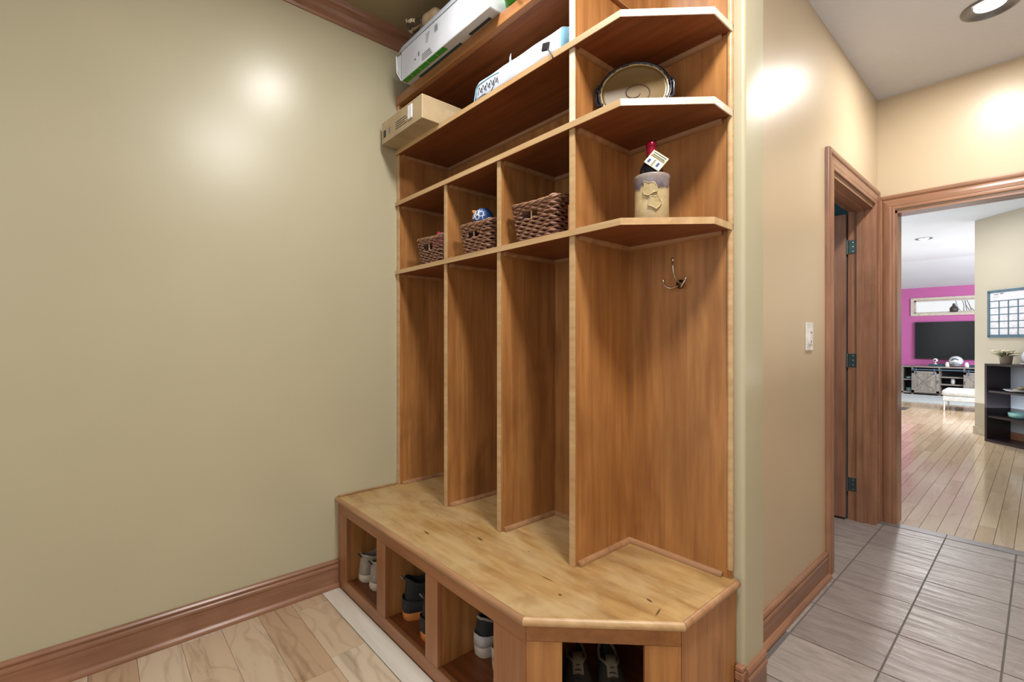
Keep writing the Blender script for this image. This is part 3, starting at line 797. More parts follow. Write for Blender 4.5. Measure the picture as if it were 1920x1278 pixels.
# crock with bottle
cc = Vector((-.837, 1.345, ZB))
t = thing('stoneware_crock', cc, 'buff stoneware crock with a grey dipped rim and raised leaf on the corner shelf', 'crock')
prof = [(0, .001), (.051, .001), (.054, .006), (.053, .06), (.0535, .11), (.055, .140), (.057, .148), (.055, .152), (.051, .148), (.049, .11), (.048, .012), (0, .010)]
MB().lathe(prof, cc, 48).build('body', 'crock', t, smooth='full')
fd = (Vector((0, 0, 0))-cc); fd.z = 0; fd.normalize(); fa = math.atan2(fd.y, fd.x)
def leaf(c0, h0, pts, name, lift=.004):
    mb = MB(); n = len(pts); vs = []
    def on(a, h, l): r = .0542+l; return Vector((cc.x+r*math.cos(fa+a), cc.y+r*math.sin(fa+a), cc.z+h))
    for l in (0, lift):
        for x, y in [(a*.88, b*.88) for a, b in pts]: vs.append(on((c0+x)/.055, h0+y, l))
    vs.append(on(c0/.062, h0, lift*1.1))
    fs = [(i, (i+1) % n, n+(i+1) % n, n+i) for i in range(n)]+[(n+i, n+(i+1) % n, 2*n) for i in range(n)]
    mb.add(vs, fs).build(name, 'stone_buff', t, bevel=.001)
    rim = MB().tube([vs[n+i] for i in range(n)], .0017, 6, closed=True); rim.build('leaf_rim', 'stone_cream', t, smooth='full')
leaf(-.004, .100, [(-.022, .030), (-.004, .020), (.012, .022), (.020, .010), (.024, -.012), (.010, -.014), (-.006, -.024), (-.020, -.018), (-.026, -.006), (-.020, .010)], 'leaf_relief')
leaf(.006, .058, [(-.012, .022), (.004, .018), (.014, .022), (.020, .008), (.026, -.002), (.018, -.016), (.008, -.026), (-.006, -.016), (-.018, -.012), (-.016, .006)], 'leaf_relief')
bc = cc+Vector((-.004, .004, .0125))
t = thing('wine_bottle', bc, 'dark wine bottle with burgundy foil neck standing in the stoneware crock', 'bottle')
MB().lathe([(0, 0), (.034, 0), (.037, .004), (.037, .155), (.035, .172), (.024, .190), (.0155, .204), (.0145, .212), (.0145, .256), (0, .256)], bc, 32).build('glass_body', 'bottle', t, smooth='full')
MB().lathe([(.0150, .200), (.0150, .224), (.0148, .238), (.0170, .240), (.0170, .250), (.0150, .254), (.012, .256), (0, .257)], bc, 32).build('foil_capsule', 'foil', t, smooth=True)
# tag hanging on neck
tc_ = bc+Vector((0, 0, .182))+fd*.040+Vector((.016*.66, .016*.75, 0))
rt = Vector((-fd.y, fd.x, 0))
if rt.dot(Vector((.66, .75, 0))) < 0: rt = -rt
up = (Vector((0, 0, 1))+fd*-.15).normalized(); nrm = rt.cross(up)
if nrm.dot(fd) < 0: nrm = -nrm
ang = math.radians(-40)
ta = rt*math.cos(ang)+up*math.sin(ang); tb = -rt*math.sin(ang)+up*math.cos(ang)
def quad(mb, x0, x1, y0, y1, d0, d1):
    vs = [tc_+ta*x*1.2+tb*y*1.12+nrm*d for x in (x0, x1) for y in (y0, y1) for d in (d0, d1)]
    mb.add(vs, [(0, 1, 3, 2), (4, 6, 7, 5), (0, 4, 5, 1), (2, 3, 7, 6), (0, 2, 6, 4), (1, 5, 7, 3)])
tg = thing('paper_tag', tc_, 'square paper gift tag with olive and pale blue print on the bottle neck', 'tag')
s = MB(); quad(s, -.024, .024, -.022, .022, 0, .0012); s.build('card', 'tag_paper', tg)
s = MB(); quad(s, -.022, -.002, -.020, .002, .0012, .0018); quad(s, .002, .022, -.020, .002, .0012, .0018); s.build('picture_print', 'tag_blue', tg)
s = MB(); quad(s, -.018, -.012, -.017, -.006, .0018, .0023); quad(s, .008, .014, -.015, -.003, .0018, .0023); quad(s, -.020, .020, .016, .018, .0013, .002); quad(s, -.018, .018, .010, .012, .0013, .002); s.build('dark_print', 'navy', tg)
s = MB(); quad(s, -.021, .021, .004, .0085, .0012, .0019); quad(s, -.004, .0, -.02, .0, .0012, .002); s.build('olive_print', 'olive_print', tg)

# brown cardboard box
bx0, bx1, by0, by1, bz0, bz1 = -2.262, -1.864, 1.108, 1.47, S3+TH+.0008, S3+TH+.108
t = thing('cardboard_box', ((bx0+bx1)/2, (by0+by1)/2, bz0), 'brown cardboard box sticking out of the left end of the second shelf', 'box')
MB().rbox(bx0, bx1, by0, by1, bz0, bz1, .002).build('carton', 'card', t)
s = MB().rbox(bx0, bx1, by0-.001, by0+.004, bz1-.003, bz1+.0012, .0006); s.rbox(bx1-.003, bx1+.001, by0, by1, bz1-.003, bz1+.0012, .0006); s.rbox(bx1-.003, bx1+.001, by0-.001, by0+.002, bz0, bz1, .0006)
s.build('folded_edges', 'card_in', t)
s = MB()
for i in range(4): s.box(bx0+.15, bx0+.26-.012*(i % 2), by0-.0012, by0, bz0+.028+i*.011, bz0+.0305+i*.011)
s.build('printed_lines', 'ink', t)
s = MB(); s.box(bx0+.022, bx0+.046, by0-.0012, by0, bz0+.028, bz0+.062); s.build('square_mark', 'ink', t)
s = MB(); s.box(bx0+.075, bx0+.093, by0-.001, by0, bz0+.034, bz0+.062); s.build('grey_mark', 'ink_grey', t)
s = MB().rbox(bx0+.275, bx0+.315, by0-.006, by0+.0, bz0+.030, bz1-.012, .003); s.build('handle_sticker', 'tape', t)
s = MB()
for i in range(9): s.box(bx1, bx1+.001, by0+.13+i*.009, by0+.134+i*.009, bz0+.05, bz0+.080)
s.build('faint_print', 'card_in', t)

# white and green carton on the top shelf
wx0, wx1, wy0, wy1, wz0, wz1 = -2.135, -1.43, 1.15, 1.50, S4+.0465, 2.655
t = thing('white_carton', (-1.8, 1.3, wz0), 'long white carton with green squares overhanging the top shelf', 'box')
MB().box(wx0, wx1, wy0, wy1, wz0+.001, wz1-.004).build('carton', 'white_card', t, bevel=.003)
fl_ = MB(); 
fl_.add([(wx0-.022, wy0-.006, wz1-.008), (wx1, wy0-.004, wz1-.010), (wx1, wy0+.024, wz1+.047), (wx0-.030, wy0+.022, wz1+.045),
         (wx0-.022, wy0-.003, wz1-.008), (wx1, wy0-.001, wz1-.010), (wx1, wy0+.027, wz1+.047), (wx0-.030, wy0+.025, wz1+.045)],
        [(0, 1, 2, 3), (4, 7, 6, 5), (0, 4, 5, 1), (3, 2, 6, 7), (0, 3, 7, 4), (1, 5, 6, 2)])
fl_.build('open_flap', 'flap_blue', t)
fe = MB(); fe.add([(wx0, wy0, wz0+.002), (wx0, wy0, wz1-.02), (wx0-.040, wy0-.006, wz1-.02), (wx0-.030, wy0-.004, wz1-.09), (wx0-.004, wy0+.003, wz0+.002), (wx0-.003, wy0+.003, wz1-.02), (wx0-.043, wy0-.003, wz1-.02), (wx0-.034, wy0, wz1-.09)],
        [(0, 1, 2, 3), (4, 7, 6, 5), (0, 4, 5, 1), (2, 1, 5, 6), (3, 2, 6, 7), (0, 3, 7, 4)])
fe.build('side_flap', 'white_card', t)
MB().tube([(wx0-.036, wy0-.008, wz1-.016), (wx0-.028, wy0-.008, wz0+.05), (wx0+.002, wy0-.003, wz0+.004), (wx0+.02, wy0+.05, wz0+.003)], .003, 6).build('torn_edge', 'tape', t)
MB().box(wx0+.002, wx1-.002, wy0+.001, YS-.001, wz0-.001, wz0+.001).build('grey_underside', 'grey_card', t)
s = MB(); 
for i in range(5): s.box(wx0+.012+i*.074, wx0+.080+i*.074, wy0+.001, wy0+.028, wz0-.0022, wz0-.001)
s.build('green_squares', 'green_print', t)
s = MB().box(wx0+.10, wx0+.45, wy0+.042, YS-.001, wz0-.0022, wz0-.001); s.build('teal_band', 'teal_print', t)
s = MB().box(wx0+.52, wx0+.66, wy0+.036, wy0+.050, wz0-.0022, wz0-.001); s.build('black_label', 'ink', t)
s = MB()
for i in range(5): s.box(wx0+.235, wx0+.27-.004*i, wy0-.0012, wy0, wz1-.035-i*.009, wz1-.033-i*.009)
s.build('address_print', 'ink_grey', t)
s = MB()
for i in range(4): s.box(wx0+.20, wx0+.29-.006*i, wy0-.0012, wy0, wz0+.012+i*.009, wz0+.0155+i*.009)
s.build('small_print', 'ink_grey', t)
s = MB(); s.box(wx0+.13, wx0+.145, wy0-.0012, wy0, wz0+.045, wz0+.052); s.build('round_mark', 'ink_grey', t)
s = MB(); s.box(wx0+.165, wx0+.178, wy0-.0012, wy0, wz0+.05, wz0+.070)
s.build('shield_mark', 'ink_grey', t)
s = MB()
for i in range(7): s.box(wx0+.31+i*.004, wx0+.312+i*.004, wy0-.0012, wy0, wz1-.06, wz1-.030)
s.build('barcode', 'ink_grey', t)
# green sack beside it
t = thing('green_pouch', (-1.35, 1.24, wz0), 'bright green plastic pouch with white clips next to the white carton', 'pouch')
s = MB().blob((-1.345, 1.245, wz0+.032), .078, .072, .031, 20, 12, lambda d: 1+.10*math.sin(6*d.x)*math.cos(5*d.y)); s.build('pouch', 'green_bright', t, smooth='full')
s = MB()
for a in (0, .022, .045):
    s.tube(arc([(-1.335+a, 1.18, wz0+.045), (-1.325+a, 1.165, wz0+.035), (-1.31+a*1.2, 1.160, wz0+.015), (-1.30+a*1.3, 1.166, wz0+.004)], 4), .004, 6)
s.build('clip', 'tape', t, smooth='full')
# baseball glove
t = thing('baseball_glove', (-2.03, 1.25, 2.636), 'worn tan leather baseball glove lying on top of the white carton', 'glove')
s = MB(); gm = Matrix.Rotation(.3, 3, 'Z')
s.blob((-1.925, 1.215, 2.728), .070, .055, .042, 20, 12, lambda d: 1+.08*math.sin(5*d.x+3*d.y)); s.build('palm', 'leather', t, smooth='full')
for i in range(4):
    a = PI+.5-i*.34
    p0 = Vector((-1.98, 1.185, 2.74)); d = Vector((math.cos(a), math.sin(a)*.6, .15-.08*i))
    MB().tube(arc([p0, p0+d*.05, p0+d*.085, p0+d*.105+Vector((0, 0, -.015))], 5), [.019]*5+[.018]*5+[.013]*6, 10).build('finger', 'leather' if i % 2 else 'leather_dk', t, smooth='full')
s = MB()
for i in range(7):
    p = Vector((-2.05+i*.012, 1.140+.006*math.sin(i), 2.765-i*.006)); s.tube([p, p+Vector((.004, -.012, -.010)), p+Vector((.010, -.010, -.024))], .003, 6)
s.build('lacing', 'lace_cream', t, smooth='full')

# wrapped white package on shelf three
t = thing('wrapped_package', (-1.35, 1.36, S3+TH), 'long white plastic-wrapped package with pale blue end lying on the second shelf', 'package')
ys0, ys1, zs0, zs1 = 1.225, 1.48, S3+TH+.0006, S3+TH+.112
s = MB(); N = 30; secs = []
for i in range(N+1):
    f = i/N; x = -1.655+f*(.53)
    k_ = 1.0 if f > .11 else (1-((.11-f)/.11)**2)**.5
    k_ = max(k_, .10)
    hh = (zs1-zs0)*(.35+.65*k_)*(1+.012*math.sin(f*19)); 
    sec = []
    for a in [2*PI*j/24 for j in range(24)]:
        c, q = math.cos(a), math.sin(a)
        sx = (abs(c)**.45)*(1 if c > 0 else -1); sz = (abs(q)**.45)*(1 if q > 0 else -1)
        sec.append((x, (ys0+ys1)/2+sx*(ys1-ys0)/2*(.6+.4*k_), zs0+hh/2+sz*hh/2))
    secs.append(sec)
vs = [p for q in secs for p in q]; fs = [(i*24+j, i*24+(j+1) % 24, (i+1)*24+(j+1) % 24, (i+1)*24+j) for i in range(N) for j in range(24)]
fs += [list(range(24))[::-1], [N*24+j for j in range(24)]]
s.add(vs, fs).build('wrap', 'tote', t, smooth=True)
def endring(x0, x1, mat, name, gr, z_=1.0):
    mb = MB(); vv = []
    for x in (x0, x1):
        for a in [2*PI*j/24 for j in range(24)]:
            c, q = math.cos(a), math.sin(a)
            sx = (abs(c)**.5)*(1 if c > 0 else -1); sz = (abs(q)**.5)*(1 if q > 0 else -1); hh = (zs1-zs0)*z_
            g_ = gr if x == x0 else gr*.86
            vv.append((x, (ys0+ys1)/2+sx*((ys1-ys0)/2+.001)*g_, zs0+hh/2+sz*(hh/2+.0005)*g_))
    mb.add(vv, [(j, (j+1) % 24, 24+(j+1) % 24, 24+j) for j in range(24)]+[list(range(24))[::-1], list(range(24, 48))])
    mb.build(name, mat, t, smooth=True)
endring(-1.128, -1.098, 'tote_blue', 'blue_end', 1.0); endring(-1.097, -1.078, 'tote_tan', 'tan_filling', .85)
s = MB()
def scr(pts, r=.0014): s.tube(arc([(x, ys0+.0005, z) for x, z in pts], 4), r, 5)
zb = S3+TH
for j in range(5): scr([(-1.60+j*.026, zb+.040), (-1.592+j*.026, zb+.068), (-1.582+j*.026, zb+.044), (-1.576+j*.026, zb+.060), (-1.571+j*.026, zb+.038)], .0018)
scr([(-1.61, zb+.022), (-1.56, zb+.028), (-1.52, zb+.018), (-1.47, zb+.066)], .0012)
s.build('script_logo', 'ink', t)
s = MB(); s.tube(arc([(-1.628, ys0+.001, zb+.02), (-1.618, ys0, zb+.05), (-1.60, ys0, zb+.078), (-1.52, ys0+.002, zb+.083), (-1.46, ys0+.002, zb+.078)], 6), .003, 6); s.build('blue_stripe', 'tote_blue', t, smooth='full')
s = MB(); s.tube([(-1.425, ys0+.03, zs1-.002), (-1.415, ys0+.02, zs1+.010), (-1.405, ys0+.015, zs1+.022)], [.006, .004, .001], 6); s.build('torn_wrap', 'tote', t)
# black buckle hanging at shelf edge
t = thing('black_buckle', (-1.17, 1.196, S3+TH+.02), 'black plastic buckle hanging over the shelf edge in front of the package', 'buckle')
bm_ = Matrix.Translation((-1.178, 1.205, S3+TH+.040)) @ Matrix.Rotation(.25, 4, 'Y')
MB().rbox(-.017, .017, -.004, .004, -.014, .014, .003, 2, bm_).build('buckle_body', 'black_pl', t)
MB().tube(arc([(-1.170, 1.204, S3+TH+.028), (-1.155, 1.199, S3+TH+.012), (-1.14, 1.197, S3+.008), (-1.135, 1.197, S3-.004)], 5), .0025, 6).build('cord', 'black_pl', t, smooth='full')

# ================================================================== SHOES
def shoe(pos, heading, L=.285, kh=1.0, mats=('s_grey', 's_cream', 's_lite'), label='', group='', tabs=None, lace='s_lite', sole_h=.03, foxing=None, W=1.0):
    """heel at pos, toe pointing along heading (radians, world)"""
    t = thing('shoe', pos, label, 'shoe', group)
    Rz = Matrix.Rotation(heading, 4, 'Z'); T = Matrix.Translation(pos) @ Rz    # local x = length
    def wf(f):   # half width
        if f < .12: w = .032*math.sqrt(max(0, 1-((.12-f)/.125)**2))
        elif f < .7: w = .032+.018*(3*((f-.12)/.58)**2-2*((f-.12)/.58)**3)
        else: w = .050*math.sqrt(max(0, 1-((f-.7)/.305)**2))
        return max(w, .006)*W
    def cen(f): return .006*math.sin(f*PI)
    F = [0, .015, .04, .08, .14, .2, .27, .34, .42, .5, .58, .66, .74, .82, .9, .95, .985, 1]
    # sole
    s = MB(); ring = []
    for f in F: ring.append((f*L, cen(f)-wf(f)*1.06))
    for f in F[::-1]: ring.append((f*L, cen(f)+wf(f)*1.06))
    n = len(ring); lv = [(0, .93), (.004, .99), (sole_h*.5, 1.02), (sole_h*.93, .985), (sole_h, .95)]
    vs = []
    for z, k_ in lv:
        for i, (x, y) in enumerate(ring):
            f = x/L; xx = L*.5+(x-L*.5)*(1+(k_-1)*.45); toe = .012*max(0, (f-.8)/.2)**2
            th = 1.15 if f < .4 else 1.15-.35*min(1, (f-.4)/.4)
            vs.append(T @ Vector((xx-(.006*(z/sole_h)*0 if f > .1 else 0), y*k_, z*th+toe)))
    fs = [[i for i in range(n)][::-1], [(len(lv)-1)*n+i for i in range(n)]]
    for a in range(len(lv)-1):
        for i in range(n): fs.append((a*n+i, a*n+(i+1) % n, (a+1)*n+(i+1) % n, (a+1)*n+i))
    s.add(vs, fs).build('sole', mats[1], t, smooth=True)
    # upper: U-shaped sections with an opening
    def hc(f):
        P = [(0, .098), (.04, .100), (.14, .086), (.27, .080), (.40, .096), (.48, .101), (.6, .084), (.74, .062), (.86, .050), (.95, .040), (1, .030)]
        for (a, b), (c, d) in zip(P, P[1:]):
            if f <= c:
                h = b+(d-b)*(f-a)/(c-a); break
        k2 = kh if f < .55 else 1+(kh-1)*max(0, 1-(f-.55)/.2)
        return sole_h*.6+h*k2
    def gap(f):
        P = [(0, 0.002), (.03, .006), (.07, .017), (.15, .025), (.3, .027), (.42, .020), (.5, .008), (.56, .003), (1, .002)]
        for (a, b), (c, d) in zip(P, P[1:]):
            if f <= c: return (b+(d-b)*(f-a)/(c-a))*W
    vs = []; NS = 17
    for f in F:
        w, h, g_ = wf(f), hc(f), gap(f); open_ = .035 < f < .5
        zi = sole_h+.006 if open_ else h-.004
        bz = sole_h*.9; top = max(g_+.006, .006)
        side = [(w*.98, bz), (w*1.02, bz+(h-bz)*.25), (w*(1.0 if f > .5 else .93), bz+(h-bz)*.5), (max(top, w*(.80 if f > .5 else .84)), bz+(h-bz)*.8), (g_+(.004 if open_ else w*.2), h), (g_*.9, h-.001), (g_*.9, (h-.004) if not open_ else h-.012), (g_*.8, zi)]
        if f in (0, 1): side = [(q[0]*.8 if i < 5 else q[0], q[1]) for i, q in enumerate(side)]
        sx = f*L+(.004 if f == 0 else 0)
        prof_ = [(y, z) for y, z in side]+[(0, zi)]+[(-y, z) for y, z in side[::-1]]
        for y, z in prof_:
            lean = -.010*(max(0, z-.05)/.06) if f < .1 else 0
            vs.append(T @ Vector((sx-lean*.6, cen(f)+y, z)))
    fs = []
    for i in range(len(F)-1):
        for j in range(NS-1): fs.append((i*NS+j, i*NS+j+1, (i+1)*NS+j+1, (i+1)*NS+j))
        fs.append((i*NS+NS-1, i*NS, (i+1)*NS, (i+1)*NS+NS-1))
    fs += [list(range(NS))[::-1], [(len(F)-1)*NS+j for j in range(NS)]]
    MB().add(vs, fs).build('upper', mats[0], t, smooth='full', subsurf=1)
    # collar padding
    ff = [0.02, .06, .1, .15, .22, .3, .38, .45, .5]
    pts = [T @ Vector((f*L+.004, cen(f)-gap(f)-.003, hc(f))) for f in ff[::-1]]+[T @ Vector((f*L+.004, cen(f)+gap(f)+.003, hc(f))) for f in ff]
    MB().tube(pts, .0050, 8).build('collar', mats[2], t, smooth='full')
    # heel counter band
    if foxing:
        pts = []
        for f in (.35, .25, .15, .08, .03, .005): pts.append((f, -1))
        for f in (.005, .03, .08, .15, .25, .35): pts.append((f, 1))
        mb = MB(); vs = []
        for z0_, z1_ in ((sole_h*.95, sole_h+.036*kh),):
            for f, sg in pts:
                h_ = z1_-.018*(f/.35)
                for z in (z0_, h_): vs.append(T @ Vector((f*L-.003, cen(f)+sg*(wf(f)*1.04+.0015), z)))
        n_ = len(pts); mb.add(vs, [(2*i, 2*i+1, 2*i+3, 2*i+2) for i in range(n_-1)])
        o = mb.build('heel_counter', foxing, t, smooth='full'); md = o.modifiers.new('t', 'SOLIDIFY'); md.thickness = .0015
    # tongue
    mb = MB(); P = [(.62, hc(.62)+.001), (.5, hc(.5)+.006), (.42, hc(.42)+.022)]
    vs = []
    for f, z in P:
        for y in (-.017, -.009, 0, .009, .017): vs.append(T @ Vector((f*L, cen(f)+y*W, z-.10*abs(y)))); 
        for y in (.017, .009, 0, -.009, -.017): vs.append(T @ Vector((f*L, cen(f)+y*W, z-.005-.10*abs(y))))
    fs = [(i*10+j, i*10+(j+1) % 10, (i+1)*10+(j+1) % 10, (i+1)*10+j) for i in range(2) for j in range(10)]+[list(range(10)), list(range(20, 30))[::-1]]
    mb.add(vs, fs).build('tongue', mats[2], t, smooth='full')
    mb = MB()
    for f in (.53, .58, .63, .68, .73):
        z = hc(f)+.003; mb.tube([T @ Vector((f*L, cen(f)-.018*W, z-.008)), T @ Vector((f*L+.003, cen(f), z+.001)), T @ Vector((f*L, cen(f)+.018*W, z-.008))], .0024, 6)
    mb.build('laces', lace, t, smooth='full')
    if tabs:
        c = T @ Vector((-.002, 0, hc(.02)+.002)); d = (Rz @ Vector((0, 1, 0, 0))).to_3d(); e_ = (Rz @ Vector((-1, 0, 0, 0))).to_3d()
        ptsq = [c+d*.009*math.cos(a)+(Vector((0, 0, 1))*.8+e_*.6)*.011*math.sin(a) for a in [2*PI*i/14 for i in range(14)]]
        MB().tube(ptsq, .0026, 6, closed=True).build('pull_loop', tabs, t, smooth='full')
    return t
ZF = .0556; UPY = PI/2
g1 = 'warm grey shoes in the left cubby'
shoe((-2.150, .943, ZF), UPY+.10, .30, 1.08, ('s_grey', 's_cream', 's_lite'), 'warm grey sneaker with cream sole, left one in the leftmost bench cubby', g1, 'black_pl', 's_lite', W=1.18)
shoe((-2.048, .948, ZF), UPY+.04, .30, 1.08, ('s_grey', 's_cream', 's_lite'), 'warm grey sneaker with cream sole, right one in the leftmost bench cubby', g1, 'black_pl', 's_lite', W=1.18)
g1 = 'black boots with orange soles in the second cubby'
shoe((-1.752, .952, ZF), UPY-.34, .30, 1.45, ('black', 's_orange', 's_dk'), 'black hiking shoe with orange sole, left one in the second cubby', g1, 'grey_dot', 's_dk', .036, 's_dk', W=1.2)
shoe((-1.572, .935, ZF), UPY-.06, .30, 1.5, ('black', 's_orange', 's_dk'), 'black hiking shoe with orange sole, half hidden behind the second stile', g1, 'grey_dot', 's_dk', .036, 's_dk', W=1.2)
g1 = 'off-white shoes with charcoal collars in the third cubby'
shoe((-1.360, 1.036, ZF), UPY+.0, .29, 1.15, ('s_dk', 's_cream', 's_grey'), 'off-white and charcoal sneaker with thick sole, left one in the third cubby', g1, None, 's_white', .042, 's_white', W=1.12)
shoe((-1.250, 1.030, ZF), UPY-.05, .29, 1.15, ('s_dk', 's_cream', 's_grey'), 'off-white and charcoal sneaker, right one half hidden in the third cubby', g1, None, 's_white', .042, 's_white', W=1.12)
g1 = 'dark canvas shoes in the corner cubby'
IN = PI*.75
for (a, b, lb) in ((.155, .352, 'dark canvas shoe with pale rim, left one in the clipped corner cubby'), (.262, .345, 'dark canvas shoe with pale rim, right one in the clipped corner cubby')):
    hp_ = Vector((A[0], A[1], 0))+U*a-Nn*b
    shoe((hp_.x, hp_.y, ZF), IN+PI, .27, .95, ('s_olive', 's_olive', 's_collar'), lb, g1, 's_lite', 's_olive', .028)
#LIVING

# ================================================================== LIVING ROOM
s = MB().box(-3.2, 4.0, 14.2, 14.3, 0, 2.9)
# magenta wall with transom opening
WX0, WX1, WZ0, WZ1 = -1.975, .2, 1.83, 2.13
s = MB(); s.box(-3.2, WX0, 14.2, 14.3, 0, 2.9); s.box(WX1, 4.0, 14.2, 14.3, 0, 2.9); s.box(WX0, WX1, 14.2, 14.3, 0, WZ0); s.box(WX0, WX1, 14.2, 14.3, WZ1, 2.9)
struct('wall_far', s, 'paint_magenta', 'magenta accent wall behind the television', 'wall')
s = MB().box(-3.3, -3.2, 4.05, 14.3, 0, 2.9)
struct('wall_living_left', s, 'paint_living', 'left wall of the living room', 'wall')
s = MB().add([(-3.3, 4.055, 2.76), (4.0, 4.055, 2.76), (4.0, 12.0, 2.76), (-3.3, 12.0, 2.76), (4.0, 14.25, 2.41), (-3.3, 14.25, 2.41)], [(0, 1, 2, 3), (3, 2, 4, 5)])
struct('ceiling_living', s, 'ceil_living', 'pale blue-white living room ceiling', 'ceiling')
# window
w = sthing('window_1', (-.9, 14.2, WZ0), 'long narrow transom window high on the magenta wall', 'window')
s = MB(); f_ = .055
s.box(WX0-f_, WX1+f_, 14.17, 14.2, WZ0-f_, WZ0); s.box(WX0-f_, WX1+f_, 14.17, 14.2, WZ1, WZ1+f_); s.box(WX0-f_, WX0, 14.17, 14.2, WZ0, WZ1); s.box(WX1, WX1+f_, 14.17, 14.2, WZ0, WZ1)
s.build('window_casing', 'win_frame', w)
s = MB(); s.box(WX0, WX1, 14.2, 14.28, WZ0, WZ0+.012); s.box(WX0, WX1, 14.24, 14.27, WZ0, WZ0+.03); s.box(WX0, WX1, 14.24, 14.27, WZ1-.03, WZ1); s.box(WX0, WX0+.03, 14.24, 14.27, WZ0, WZ1)
s.build('sash', 'win_frame', w)
MB().box(WX0+.03, WX1, 14.252, 14.256, WZ0+.03, WZ1-.03).build('pane', 'glass', w)
t = MB().lathe([(0, 0), (.06, 0), (.075, .04), (.072, .09), (.03, .14), (.022, .17), (.03, .185), (.01, .19), (0, .19)], (-1.30, 14.22, WZ0+.012), 24).build('vase', 'vase_dk', smooth='full')
tag(t, 'dark vase silhouetted on the sill of the transom window', 'vase')
# bare branches outside the window
s = MB()
for i in range(16):
    x = -1.15+random.uniform(-.1, .5); z = 1.7; p = Vector((x, 15.0+random.uniform(0, .3), z)); pts = [p]
    d = Vector((random.uniform(-.3, .3), 0, 1))
    for j in range(6):
        d = (d+Vector((random.uniform(-.6, .6), 0, random.uniform(-.1, .3)))).normalized(); p = p+d*.11; pts.append(p.copy())
    s.tube(pts, [.012-.0015*j for j in range(7)], 5)
s.tube([(-.95, 15.15, 0), (-.93, 15.15, 1.0), (-.95, 15.15, 1.75)], [.05, .04, .03], 8)
tag(s.build('bare_tree', 'bark_pale', smooth='full'), 'pale bare tree branches outside the transom window', 'tree')
s = MB().box(-6, 6, 14.3, 22, -.05, -.02)
struct('ground_outside', s, 'rug', 'pale ground outside the transom window', 'ground')
# TV
t = thing('television', (-1.2, 14.17, .79), 'large black flat-screen television on the magenta wall', 'television')
MB().rbox(-1.955, -.495, 14.14, 14.198, .795, 1.632, .006).build('bezel', 'tv_bez', t)
MB().box(-1.94, -.51, 14.1375, 14.1405, .812, 1.62).build('screen', 'tv', t)
# console
t = thing('media_console', (-1.2, 13.98, 0), 'weathered grey media console with sliding barn doors below the television', 'cabinet')
cx0, cx1, cy0, cy1, ct = -2.15, -.25, 13.8, 14.17, .64
MB().rbox(cx0-.02, cx1+.02, cy0-.02, cy1, ct-.03, ct, .004).build('top', 'gwood', t)
s = MB()
for a, b in ((cx0, cx0+.04), (-1.965, -1.94), (-1.51, -1.485), (-1.115, -1.09), (-.50, -.475), (cx1-.04, cx1)): s.box(a, b, cy0, cy1, .0, ct-.03)
s.box(cx0, cx1, cy0, cy1, .03, .06); s.build('case', 'gwood', t)
MB().box(cx0+.01, cx1-.01, cy1-.02, cy1-.005, .03, ct-.03).build('back', 'gdark', t)
for a, b, zs_ in ((cx0+.04, -1.965, (.33,)), (-1.485, -1.115, (.25, .41)), (-.475, cx1-.04, (.33,))):
    for z in zs_: MB().box(a, b, cy0+.01, cy1-.02, z-.012, z+.012).build('shelf', 'gwood', t)
for x0 in (-1.955, -1.11):
    x1 = x0+.46
    d = MB().box(x0, x1, cy0-.045, cy0-.025, .055, .53).build('barn_door', 'gwood_z', t)
    s = MB()
    for a, b, c, e in ((x0, x0+.045, .055, .53), (x1-.045, x1, .055, .53), (x0, x1, .055, .10), (x0, x1, .485, .53)): s.box(a, b, cy0-.055, cy0-.044, c, e)
    s.build('door_frame', 'gwood', d)
    s = MB()
    for (xa, za, xb, zb) in ((x0+.04, .10, x1-.04, .49), (x0+.04, .49, x1-.04, .10)):
        v0 = Vector((xa, cy0-.052, za)); v1 = Vector((xb, cy0-.052, zb)); dd = (v1-v0).normalized(); nn = Vector((-dd.z, 0, dd.x))*.02
        yo = Vector((0, -.008 if za < zb else 0, 0))
        vs = [v0-nn+yo, v0+nn+yo, v1+nn+yo, v1-nn+yo, v0-nn+Vector((0, .01, 0)), v0+nn+Vector((0, .01, 0)), v1+nn+Vector((0, .01, 0)), v1-nn+Vector((0, .01, 0))]
        s.add(vs, [(0, 1, 2, 3), (4, 7, 6, 5), (0, 4, 5, 1), (1, 5, 6, 2), (2, 6, 7, 3), (3, 7, 4, 0)])
    s.build('cross_brace', 'gwood', d)
    for ha in (x0+.07, x1-.09): MB().box(ha, ha+.02, cy0-.062, cy0-.055, .46, .59).build('hanger', 'steel_blue', d)
    hx = x1-.02 if x0 < -1.5 else x0+.02
    MB().tube([(hx, cy0-.07, .28), (hx, cy0-.07, .34)], .006, 6).build('handle', 'black_pl', d)
MB().rbox(-1.955, cx1, cy0-.05, cy0-.030, .555, .578, .003).build('sliding_track', 'steel_blue', t)
def disc_bowl(x, y, z, r, h, lab, name='bowl', mat='glass_b'):
    o = MB().lathe([(0, 0), (r*.5, 0), (r*.8, h*.4), (r, h), (r*.93, h), (r*.7, h*.5), (0, h*.25)], (x, y, z), 20).build(name, mat, smooth='full'); tag(o, lab, 'bowl')
disc_bowl(-2.03, 13.93, .3425, .055, .045, 'pale aqua bowl on the upper left shelf of the media console')
disc_bowl(-2.03, 13.93, .0605, .055, .035, 'pale aqua bowl on the lower left shelf, bottom of two')
disc_bowl(-2.03, 13.93, .098, .05, .035, 'pale aqua bowl stacked on top at the lower left of the console')
o = MB().lathe([(0, 0), (.03, 0), (.036, .03), (.034, .1), (.025, .12), (.0, .122)], (-1.29, 13.92, .2625), 16).build('jar', 'frame_white', smooth='full'); tag(o, 'small white jar on the middle shelf of the console', 'jar')
